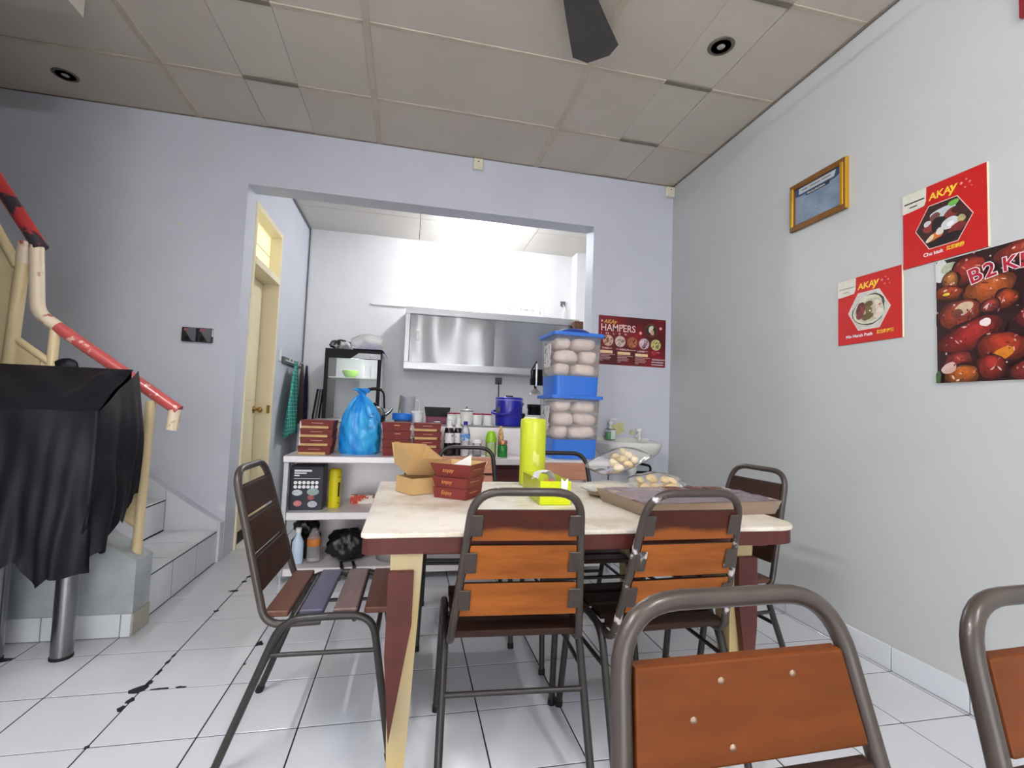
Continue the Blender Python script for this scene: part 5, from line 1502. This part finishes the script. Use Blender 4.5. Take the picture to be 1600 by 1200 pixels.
def menu_board(label, loc, w, h, title, cjk, dish, torn, hexc):
    rnd = random.Random(len(title) * 7)
    t = wall_root('menu_board', label, 'poster', loc, 'right', 'red menu boards')
    MB().box((0, 0, 0.0005), (w, h, 0.006), 0.0008).obj('board', [RED], t)
    MB().box((w - 0.0015, 0.0, 0.0002), (w + 0.0015, h, 0.0062)).obj('board_edge', mat('cream_edge', rgb(236, 222, 190), 0.6), t)
    # taped paper slip in the upper left corner
    MB().prism([(0, h - 0.085), (0.05, h - 0.082), (0.09, h - 0.078), (0.098, h - 0.06), (0.10, h - 0.001), (0, h - 0.001)], 0.006, 0.0068).obj('paper_slip', PAPER, t)
    MB().box((0.008, h - 0.047, 0.0068), (0.092, h - 0.041, 0.0071)).obj('slip_writing', DARK_INK if torn else mat('faint_pencil', rgb(170, 168, 156), 0.7), t)
    MB().box((0.03, h - 0.066, 0.0068), (0.062, h - 0.061, 0.0071)).obj('slip_writing', DARK_INK if torn else MATS['faint_pencil'], t)
    text('brand_lettering', 'AKA', 0.042, YELLOW_INK, t, (0.110, h - 0.065, 0.0064), (0, 0, 0.02), shear=0.12, off=0.0008)
    text('brand_lettering', 'y', 0.056, YELLOW_INK, t, (0.188, h - 0.062, 0.0064), (0, 0, 0), shear=0.2, off=0.0012)
    for (a, b, r_) in ((0.232, h - 0.045, 0.006), (0.25, h - 0.035, 0.004), (0.262, h - 0.05, 0.005), (0.245, h - 0.066, 0.004), (0.268, h - 0.068, 0.003)):
        MB().lathe([(r_, 0.0062), (r_ * .8, 0.0066), (0, 0.0066)], 7, c=(a, b, 0)).obj('blossom_mark', mat('pale_red_ink', rgb(226, 130, 126), 0.5), t)
    cx, cy, hr_ = hexc
    hexo = [(cx + hr_ * math.cos(PI / 3 * k), cy + hr_ * 0.98 * math.sin(PI / 3 * k)) for k in range(6)]
    hexi = [(cx + (hr_ - 0.0035) * math.cos(PI / 3 * k), cy + (hr_ - 0.0035) * 0.98 * math.sin(PI / 3 * k)) for k in range(6)]
    MB().prism(hexo, 0.0060, 0.0064).obj('hexagon_border', mat('pale_pink_border', rgb(240, 206, 196), 0.5), t)
    bl = []
    if dish == 'pork':
        for (x, y, rx, ry, ro, c) in ((0, .045, .05, .022, 0, (196, 206, 206)), (.04, .07, .02, .012, .3, (110, 180, 80)), (.035, .03, .035, .022, .4, (128, 52, 44)), (.065, .035, .03, .02, -.3, (70, 34, 34)),
                                      (-.05, .0, .03, .018, .6, (140, 56, 46)), (-.03, .035, .02, .02, 0, (120, 80, 70)), (-.015, -.005, .03, .04, .2, (34, 24, 26)), (.03, -.01, .034, .026, 0, (214, 216, 214)),
                                      (.068, -.005, .016, .014, 0, (180, 170, 120)), (.05, -.04, .04, .018, .5, (120, 44, 42)), (-.03, -.045, .03, .016, .3, (206, 110, 50)), (-.05, -.05, .02, .009, .6, (220, 206, 170)),
                                      (-.012, -.03, .016, .014, 0, (224, 220, 206)), (.005, -.07, .06, .02, .2, (32, 22, 26)), (.028, -.012, .014, .010, 0, (240, 240, 240)), (-.06, .018, .014, .012, .3, (206, 206, 204))):
            bl.append((cx + x, cy + y, rx, ry, ro, c))
        base = (58, 34, 34)
    else:
        for (x, y, rx, ry, ro, c) in ((0, 0, .088, .068, .1, (62, 58, 50)), (0, 0, .083, .063, .1, (214, 216, 190)), (0, -.002, .072, .053, .1, (196, 190, 160)), (-.04, .012, .022, .034, -.3, (98, 34, 46)), (-.045, -.02, .018, .020, .2, (120, 50, 50)),
                                      (-.03, .005, .008, .02, .3, (150, 60, 50)), (.0, .028, .026, .013, .1, (96, 80, 44)), (.0, .0, .018, .02, .1, (116, 98, 56)), (-.005, -.03, .028, .018, .2, (104, 88, 50)),
                                      (.045, .03, .015, .011, 0, (230, 214, 200)), (.05, .010, .016, .011, .1, (224, 200, 190)), (.052, -.012, .016, .011, .1, (236, 220, 206)), (.042, -.032, .016, .010, .2, (228, 206, 190)),
                                      (.056, .016, .006, .005, 0, (196, 120, 120)), (.008, -.005, .004, .004, 0, (236, 232, 220))):
            bl.append((cx + x, cy + y, rx, ry, ro, c))
        base = (206, 206, 196)
    print_blobs('food_photo', hexi, bl, t, 0.0066, rnd, base)
    text('caption', title, 0.021, WHITE_INK, t, (0.045 if dish != 'pork' else 0.085, 0.030, 0.0064), off=0.0004)
    text('caption', cjk, 0.019, YELLOW_INK, t, (0.205 if dish != 'pork' else 0.175, 0.033, 0.0064), off=0.0004, sx=0.85)
    return t


menu_board('upper red menu board with hexagon photo of braised pork trotter', (XR, -0.064, 1.757), 0.32, 0.33, 'Chu kiok', '\u7d05\u71d2\u8c6c\u8173', 'pork', True, (0.163, 0.150, 0.110))
menu_board('lower red menu board with hexagon photo of a noodle plate', (XR, 0.266, 1.459), 0.325, 0.325, 'Mie Merah Putih', '\u7d05\u767d\u4e7e\u62cc\u9eb5', 'noodle', False, (0.165, 0.152, 0.108))

big = wall_root('food_banner', 'large food photo banner of glossy red braised meat lettered B2 KE', 'poster', (XR, -0.196, 1.245), 'right')
BW, BH = 0.62, 0.507
MB().box((0, 0, 0.0005), (BW, BH, 0.005), 0.0008).obj('board', WHITE_INK, big)
rnd = random.Random(5)
bl = []
DR, RD, OR_, WH = (40, 18, 20), (150, 40, 30), (196, 96, 36), (232, 222, 214)


def chunk(x, y, rx, ry, ro, c=RD, hl=True):
    """one glossy piece of meat: dark rim, several shades towards a lit upper side, small glints"""
    bl.append((x, y - ry * .08, rx * 1.14, ry * 1.2, ro, (46, 16, 18)))
    for (q, dx, dy, f_) in ((1.0, 0, 0, 0.48), (0.9, .0, .08, 0.62), (0.76, .04, .16, 0.74), (0.58, .08, .24, 0.86), (0.36, .1, .34, 1.0)):
        bl.append((x + rx * dx, y + ry * dy, rx * q, ry * q, ro, tuple(min(255, int(w_ * f_)) for w_ in c)))
    if hl:
        for _ in range(5):
            a = rnd.uniform(0, 6.28)
            q = rnd.uniform(.2, .85)
            bl.append((x + rx * q * math.cos(a), y + ry * q * math.sin(a) + ry * .1, rnd.uniform(.004, .012), rnd.uniform(.0015, .004), rnd.uniform(0, 3), rnd.choice([(196, 120, 100), (176, 90, 70), (226, 196, 186), (100, 28, 26), (84, 26, 26)])))


for a in ((0.02, 0.46, 0.03, 0.05, 0, (214, 216, 208)), (0.05, 0.47, 0.03, 0.02, .3, (180, 190, 160))):
    bl.append(a)
chunk(0.12, 0.44, 0.065, 0.05, .35, (168, 50, 36)); chunk(0.055, 0.415, 0.03, 0.035, 0, (190, 120, 60)); chunk(0.05, 0.365, 0.055, 0.028, -.2, (176, 70, 32))
chunk(0.28, 0.47, 0.08, 0.035, .2, (150, 52, 34)); chunk(0.185, 0.345, 0.085, 0.055, .15, (190, 92, 40)); chunk(0.42, 0.43, 0.07, 0.05, .1, (160, 60, 36))
chunk(0.085, 0.27, 0.075, 0.055, .3, (176, 70, 44)); bl.append((0.10, 0.29, 0.035, 0.025, .5, (206, 180, 150))); bl.append((0.08, 0.275, 0.02, 0.02, 0, (110, 60, 44)))
chunk(0.24, 0.30, 0.035, 0.035, .4, (176, 66, 30)); chunk(0.35, 0.32, 0.05, 0.06, .2, (150, 44, 34)); chunk(0.19, 0.285, 0.03, 0.025, .6, (166, 60, 50))
chunk(0.12, 0.18, 0.115, 0.05, .42, (164, 40, 34)); bl.append((0.175, 0.225, 0.018, 0.016, .6, (236, 224, 220)))
chunk(0.33, 0.22, 0.06, 0.05, -.2, (140, 34, 40)); chunk(0.43, 0.28, 0.06, 0.07, .3, (156, 50, 40))
chunk(0.225, 0.125, 0.075, 0.055, -.35, (176, 56, 30)); bl.append((0.22, 0.095, 0.045, 0.022, .6, (206, 128, 30))); chunk(0.19, 0.055, 0.045, 0.045, .2, (164, 44, 34))
chunk(0.08, 0.085, 0.055, 0.035, .3, (150, 50, 44)); chunk(0.095, 0.03, 0.055, 0.04, .1, (200, 104, 34)); bl.append((0.05, 0.06, 0.03, 0.02, .3, (214, 180, 170)))
chunk(0.32, 0.04, 0.07, 0.04, .2, (166, 54, 46)); chunk(0.42, 0.12, 0.07, 0.06, .1, (160, 52, 36)); chunk(0.52, 0.2, 0.07, 0.09, .3, (150, 44, 34)); chunk(0.54, 0.38, 0.07, 0.08, .2, (170, 60, 36)); chunk(0.52, 0.05, 0.07, 0.05, 0, (150, 44, 34))
bl.append((0.045, 0.36, 0.012, 0.006, 0, (226, 206, 60))); bl.append((0.01, 0.02, 0.012, 0.03, 0, (70, 96, 60)))
for _ in range(140):
    bl.append((rnd.uniform(0.01, BW), rnd.uniform(0.01, BH), rnd.uniform(.002, .006), rnd.uniform(.002, .004), rnd.uniform(0, 3), rnd.choice([(206, 176, 174), (150, 100, 110), (96, 36, 38), (60, 22, 26), (130, 52, 40)])))
print_blobs('food_photo', [(0.002, 0.002), (BW - 0.002, 0.002), (BW - 0.002, BH - 0.002), (0.002, BH - 0.002)], bl, big, 0.0053, rnd, (44, 20, 24))
RINK = mat('crimson_ink', rgb(176, 30, 52), 0.4)
for (s_, x, y, sz, ro) in (('B', 0.128, 0.380, 0.082, 0.24), ('2', 0.177, 0.391, 0.080, 0.18), ('K', 0.232, 0.402, 0.072, 0.06), ('E', 0.282, 0.404, 0.072, 0.0)):
    text('letter_outline', s_, sz, WHITE_INK, big, (x, y, 0.0098), (0, 0, ro), off=0.0044, ext=0.0003)
    text('letter', s_, sz, RINK, big, (x, y, 0.0106), (0, 0, ro), off=0.0012, ext=0.0003)

sg = wall_root('wall_sign', 'dark red sign high on the right wall at the picture edge', 'sign', (XR, -0.497, 2.56), 'right')
MB().box((0, 0, 0.0005), (0.36, 0.25, 0.02), 0.003).obj('sign_board', mat('dark_red_board', rgb(140, 30, 44), 0.4, var=0.15, vscale=8), sg)

ce = wall_root('framed_certificate', 'framed blue certificate in a gold and brown wooden frame', 'certificate', (XR, 0.572, 2.152), 'right')
CW, CH = 0.362, 0.268
for (a, b, c, d) in ((0, 0, CW, 0.030), (0, CH - 0.030, CW, CH)):
    MB().box((a, b, 0), (c, d, 0.022), 0.003).obj('frame_rail', FRAMEWOOD, ce)
for (a, c) in ((0, 0.030), (CW - 0.030, CW)):
    p_ = MB().box((a, 0.030, 0), (c, CH - 0.030, 0.022), 0.003).obj('frame_stile', FRAMEWOOD, ce)
    MB().box((a + 0.010 if a == 0 else a, 0.022, 0.020), (c if a == 0 else c - 0.010, CH - 0.022, 0.027), 0.003).obj('gold_strip', GOLD, p_)
MB().box((CW - 0.006, 0.0, 0.0), (CW + 0.004, CH, 0.020), 0.002).obj('gold_strip', GOLD, ce)
MB().box((0.03, 0.03, 0.004), (CW - 0.03, CH - 0.03, 0.008)).obj('certificate_sheet', mat('blue_grey_print', rgb(112, 136, 158), 0.25, col2=rgb(158, 172, 186), vscale=7, coat=0.3), ce)
MB().prism([(0.03, CH - 0.075), (0.075, CH - 0.078), (0.29, CH - 0.078), (CW - 0.03, CH - 0.062), (CW - 0.03, CH - 0.03), (0.03, CH - 0.03)], 0.008, 0.0084).obj('header_band', mat('navy_band', rgb(62, 84, 118), 0.3), ce)
MB().prism([(0.055, CH - 0.066), (0.285, CH - 0.066), (0.298, CH - 0.034), (0.055, CH - 0.034)], 0.0084, 0.0088).obj('header_plate', mat('pale_plate', rgb(186, 196, 200), 0.3), ce)
for (x0, x1) in ((0.075, 0.115), (0.13, 0.20), (0.21, 0.265)):
    MB().box((x0, CH - 0.052, 0.0088), (x1, CH - 0.046, 0.0091)).obj('header_line', mat('tan_ink', rgb(120, 104, 86), 0.5), ce)
MB().prism([(0.105, CH - 0.092), (0.255, CH - 0.092), (0.262, CH - 0.071), (0.105, CH - 0.071)], 0.0086, 0.009).obj('title_bar', DARK_INK, ce)
text('title', 'PENGUMUMAN', 0.0165, WHITE_INK, ce, (0.112, CH - 0.088, 0.0094), spacing=1.05)
for k in range(6):
    w_ = (0.17, 0.08, 0.09, 0.06, 0.09, 0.07)[k]
    MB().box((CW / 2 - w_ / 2, CH - 0.110 - k * 0.012, 0.008), (CW / 2 + w_ / 2, CH - 0.107 - k * 0.012, 0.0083)).obj('text_line', mat('grey_ink', rgb(92, 108, 128), 0.5), ce)

hp = wall_root('hampers_poster', 'dark red poster lettered HAMPERS IMLEK on the wall above the basin', 'poster', (2.680, YB, 1.474), 'back')
PW, PH = 0.597, 0.400
MB().box((0, 0, 0.0005), (PW, PH, 0.003)).obj('sheet', DKRED, hp)
text('brand_lettering', 'AKAy', 0.045, mat('poster_gold', rgb(226, 176, 70), 0.4), hp, (0.045, PH - 0.062, 0.0034), shear=0.25, off=0.001)
text('headline', 'HAMPERS', 0.082, mat('poster_pink_white', rgb(246, 214, 212), 0.4), hp, (0.018, PH - 0.125, 0.0034), sx=0.88, off=0.0004)
text('headline', 'I   M   L   E   K', 0.022, MATS['poster_pink_white'], hp, (0.02, PH - 0.152, 0.0034), sx=1.75)
for (x, y, r_) in ((0.028, PH - 0.045, .010), (0.212, PH - 0.072, .010), (0.37, PH - 0.125, .013), (0.55, PH - 0.075, .013)):
    MB().lathe([(r_, 0.003), (r_ * .9, 0.0036), (0, 0.0036)], 8, c=(x, y, 0)).obj('blossom_mark', mat('blossom_pink', rgb(240, 160, 156), 0.5), hp)
rnd = random.Random(9)


def disc_win(cx, cy, r_, n=18):
    return [(cx + r_ * math.cos(2 * PI * k / n), cy + r_ * math.sin(2 * PI * k / n)) for k in range(n)]


pals = [((206, 160, 140), [(90, 50, 36), (226, 190, 176), (150, 100, 70)]), ((214, 186, 176), [(120, 110, 100), (236, 214, 206), (150, 130, 116)]), ((160, 90, 60), [(100, 40, 24), (200, 130, 90), (226, 170, 140)]),
        ((206, 180, 190), [(80, 40, 50), (232, 214, 220), (150, 110, 120)]), ((196, 190, 120), [(110, 106, 60), (220, 214, 150), (150, 140, 80)])]
for k, (base, pal) in enumerate(pals):
    cx, cy = 0.085 + k * 0.106, PH - 0.203 - k * 0.003
    bl = [(cx + rnd.uniform(-.03, .03), cy + rnd.uniform(-.03, .03), rnd.uniform(.008, .02), rnd.uniform(.003, .008), rnd.uniform(.6, 1.4), rnd.choice(pal)) for _ in range(12)]
    print_blobs('food_photo', disc_win(cx, cy, 0.046), bl, hp, 0.0036, rnd, base)
    MB().box((cx - 0.035, cy - 0.066, 0.003), (cx + 0.035, cy - 0.060, 0.0034)).obj('caption_line', mat('faint_pink_ink', rgb(206, 160, 160), 0.5), hp)
print_blobs('food_photo', disc_win(0.465, PH - 0.095, 0.058), [(0.465, PH - 0.095, .047, .047, 0, (40, 44, 34)), (0.462, PH - 0.085, .02, .03, -.3, (226, 214, 190)), (0.475, PH - 0.115, .018, .02, .3, (206, 170, 140))], hp, 0.0036, rnd, (110, 50, 36))
for k, nm in enumerate(('SMALL', 'MEDIUM', 'LARGE')):
    x = 0.014 + k * 0.156
    text('size_heading', nm, 0.021, MATS['poster_pink_white'], hp, (x + 0.018, 0.128 - k * 0.006, 0.0034))
    MB().box((x, 0.092 - k * 0.006, 0.003), (x + 0.112, 0.116 - k * 0.006, 0.0035)).obj('price_bar', mat('gold_bar', rgb(232, 186, 120), 0.4, col2=rgb(246, 226, 190), vscale=9), hp)
    for q in range(5):
        MB().box((x, 0.080 - q * 0.0125 - k * 0.006, 0.003), (x + (0.135, 0.085, 0.10, 0.09, 0.03)[q], 0.085 - q * 0.0125 - k * 0.006, 0.0034)).obj('text_line', MATS['faint_pink_ink'], hp)
MB().lathe([(0.022, 0.003), (0.02, 0.0036), (0, 0.0036)], 10, c=(0.498, 0.118, 0)).obj('blossom_mark', mat('crimson_blossom', rgb(176, 30, 60), 0.5), hp)
text('order_text', 'PEMESANAN', 0.020, WHITE_INK, hp, (0.478, 0.055, 0.0034))
for (y, h_) in ((0.036, 0.009), (0.016, 0.008)):
    MB().box((0.472, y, 0.003), (0.580, y + h_, 0.0034)).obj('text_line', MATS['pale_plate'], hp)

# ------------------------------------------------------------------ small wall and ceiling fittings
for (x, lab) in ((-0.262, 'left black socket module of the pair on the back wall'), (-0.168, 'right black socket module of the pair, with a white sticker')):
    s_ = tag(link('wall_socket', None, None, (x, YB, 1.505)), lab, 'socket', 'black socket pair')
    MB().box((-0.046, -0.03, -0.048), (0.046, 0, 0.048), 0.004).obj('housing', mat('socket_black', rgb(34, 35, 38), 0.35), s_)
    MB().add([(-0.02, -0.031, 0.018), (0.022, -0.031, -0.046), (0.042, -0.031, -0.046), (0.042, -0.033, 0.046), (0.0, -0.031, 0.046)], [(0, 1, 2, 3, 4)]).obj('slanted_face', mat('socket_grey', rgb(104, 106, 112), 0.3), s_)
    MB().box((-0.03, -0.0325, 0.022), (-0.002, -0.030, 0.042), 0.001).obj('red_badge', mat('red_badge', rgb(150, 84, 96), 0.5), s_)
    MB().lathe([(0.012, 0), (0.012, 0.003), (0.006, 0.003), (0, 0.001)], 14).xf(Matrix.Translation((-0.012, -0.030, -0.026)) @ Matrix.Rotation(PI / 2, 4, 'X')).obj('knob', BLACK, s_)
    if x > -0.2:
        MB().box((0.044, -0.028, -0.008), (0.0475, -0.004, 0.042)).obj('white_sticker', WHITE_PL, s_)
for (x, lab) in ((1.648, 'cream junction box under the ceiling above the opening'), (3.288, 'cream junction box in the ceiling corner by the right wall')):
    j = tag(link('junction_box', None, None, (x, YB, 2.968)), lab, 'junction box', 'cream junction boxes')
    MB().box((-0.042, -0.035, -0.042), (0.034, 0, 0.042), 0.006).obj('box', mat('ivory_plastic', rgb(232, 226, 200), 0.4), j)
    MB().box((-0.028, -0.039, -0.026), (0.02, -0.034, 0.026), 0.004).obj('cover', MATS['ivory_plastic'], j)
    MB().lathe([(0.005, 0), (0.004, 0.002), (0, 0.002)], 8).xf(Matrix.Translation((-0.004, -0.039, 0.014)) @ Matrix.Rotation(PI / 2, 4, 'X')).obj('hole', BLACK_M, j)
for (x, y, lab) in ((2.727, 0.405, 'unlit round ceiling downlight near the right wall'), (-0.953, 1.62, 'unlit round ceiling downlight over the stairs')):
    d = tag(link('downlight', None, None, (x, y, H)), lab, 'downlight', 'unlit ceiling downlights')
    MB().lathe([(0.050, -0.003), (0.064, -0.004), (0.068, -0.001), (0.066, 0.002)], 28).obj('trim_ring', mat('tarnished_chrome', rgb(104, 96, 86), 0.4, metal=0.2), d)
    MB().lathe([(0.0, -0.0015), (0.045, -0.002), (0.052, -0.003)], 28).obj('reflector', mat('dull_reflector', rgb(120, 116, 108), 0.4), d)
    MB().lathe([(0.0, -0.008), (0.018, -0.006), (0.024, 0.002)], 18).obj('lamp_glass', mat('dull_lamp_glass', rgb(164, 160, 152), 0.2), d)

# ceiling fan, at rest
FANM = mat('dark_grey_fan', rgb(74, 70, 66), 0.45)
fn_ = thing('ceiling_fan', 'dark grey ceiling fan, only a blade showing at the top edge', 'fan', (1.70, -0.05, 2.935))
MB().lathe([(0, -0.04), (0.06, -0.035), (0.08, -0.02), (0.08, 0.02), (0.04, 0.04), (0, 0.04)], 24).obj('motor', FANM, fn_)
MB().tube([(0, 0, 0.05), (0, 0, H - 2.935)], 0.013, 10).obj('rod', FANM, fn_)
MB().lathe([(0.0, 0.093), (0.06, 0.094), (0.03, 0.055), (0, 0.055)][::-1], 18).obj('canopy', FANM, fn_)
for k in range(3):
    a = math.radians(57 + 120 * k)
    mb = MB().prism([(0.14, -0.05), (0.40, -0.085), (0.64, -0.125), (0.70, -0.07), (0.72, 0.05), (0.66, 0.115), (0.40, 0.085), (0.14, 0.05)], -0.0015, 0.0015)
    mb.xf(Matrix.Rotation(a, 4, 'Z') @ Matrix.Rotation(0.02, 4, 'X'))
    b_ = mb.obj('blade', FANM, fn_)
    MB().box((0.07, -0.018, -0.004), (0.20, 0.018, 0.004), 0.002).xf(Matrix.Rotation(a, 4, 'Z')).obj('blade_arm', FANM, b_)

# fluorescent fittings on the ceiling behind the camera, the second one added for more light
for (L, es, lab) in ((MAIN, 160, 'ceiling fluorescent tube lamp left above the viewer'), (ADDED_TUBE, 165, 'added ceiling tube lamp near the shop front, for more light')):
    fl = thing('tube_lamp', lab, 'lamp', (L.x, L.y, H - 0.004))
    MB().box((-0.03, -0.6, -0.05), (0.03, 0.6, 0.0), 0.006).obj('batten', WHITE_PL, fl)
    MB().tube([(0, -0.56, -0.07), (0, 0.56, -0.07)], 0.014, 12).obj('tube', mat('lit_tube_%d' % es, rgb(255, 255, 255), 0.4, emit=(0.96, 0.97, 1.0, 1), estr=es), fl)

# ------------------------------------------------------------------ cart under a black plastic sheet beside the stairs
cart = thing('serving_cart', 'steel legged cart standing under the black sheet by the stairs', 'cart', (0, 0, 0))
MB().box((-0.45, 0.36, 0.52), (0.03, 0.60, 0.98), 0.01).obj('body', STEEL_D, cart)
MB().box((-0.45, 0.56, 0.98), (0.0, 0.60, 1.13), 0.01).obj('back_rack', STEEL_D, cart)
for (x, y) in ((-0.125, 0.595), (-0.37, 0.60), (-0.44, 0.40)):
    lg = MB().tube([(x, y, 0.0), (x, y, 0.53)], 0.037, 18).obj('leg', STEEL_D, cart)
    MB().tube([(x, y, 0.0), (x, y, 0.012)], 0.039, 18).obj('foot_cap', BLACK_M, lg)
cv = thing('black_sheet', 'black plastic sheet draped over the cart beside the stairs', 'plastic sheet', (0, 0, 0))


def edge(s):
    """outline of the drape seen from above: along the front, then back along the right side"""
    L1 = 0.56
    L2 = 0.34
    d = s * (L1 + L2)
    if d < L1:
        return Vector((-0.475 + d, 0.315, 0)), Vector((0, -1, 0)), 0.0
    q = (d - L1) / L2
    return Vector((0.085 - 0.045 * q, 0.315 + q * L2, 0)), Vector((1, 0, 0)), q


def drape(u, v):
    p, n, q = edge(u)
    corner = math.exp(-((u - 0.622) / 0.035) ** 2)
    ztop = 1.012 + (0.175 * q if q else 0)
    hem = 0.42 + 0.035 * math.sin(u * 23) + 0.02 * math.sin(u * 51 + 1) - 0.06 * corner
    if q:
        hem = 0.43 + 0.20 * q + 0.03 * math.sin(u * 40)
    fold = ((0.004 + 0.016 * v) * math.sin(u * 31 + 2.2 * math.sin(v * 2.4 + u * 5)) + 0.010 * math.sin(u * 77 + v * 4 + 2 * math.sin(u * 13)) * v + 0.008 * math.sin(u * 19 - v * 9) * math.sin(v * 3)) * (1 - 0.55 * q)
    out = fold + 0.03 * math.sin(v * PI * 0.8) * (0.4 + q) - 0.02 * corner * v
    z = ztop + (hem - ztop) * v
    return p + n * out + Vector((0, 0, z))


MB().grid(drape, 90, 24).obj('skirt', BLACK_PL, cv)


def top(u, v):
    x = -0.475 + u * (0.56 - 0.045 * v)
    y = 0.315 + v * 0.30
    z = 1.012 + 0.175 * v ** 0.9 + 0.006 * math.sin(u * 17 + v * 9) * math.sin(v * PI) + 0.02 * math.sin(v * PI) * math.exp(-((u - 0.78 - 0.1 * v) / 0.06) ** 2)
    if v < 0.02:
        y -= 0.0
    return (x, y, z)


MB().grid(top, 50, 18).obj('top_cover', BLACK_PL, cv)
MB().grid(lambda u, v: (-0.475 + u * 0.51, 0.618 + 0.006 * math.sin(u * 30), 1.186 - v * 0.6), 40, 8).obj('back_fall', BLACK_PL, cv)
crumpled('black_bundle', 'small black knot of sheet sticking up behind the covered cart', (-0.23, 0.655, 1.15), 0.04, 0.025, 0.075, 77, BLACK_PL, 20, 12, cat='bundle')
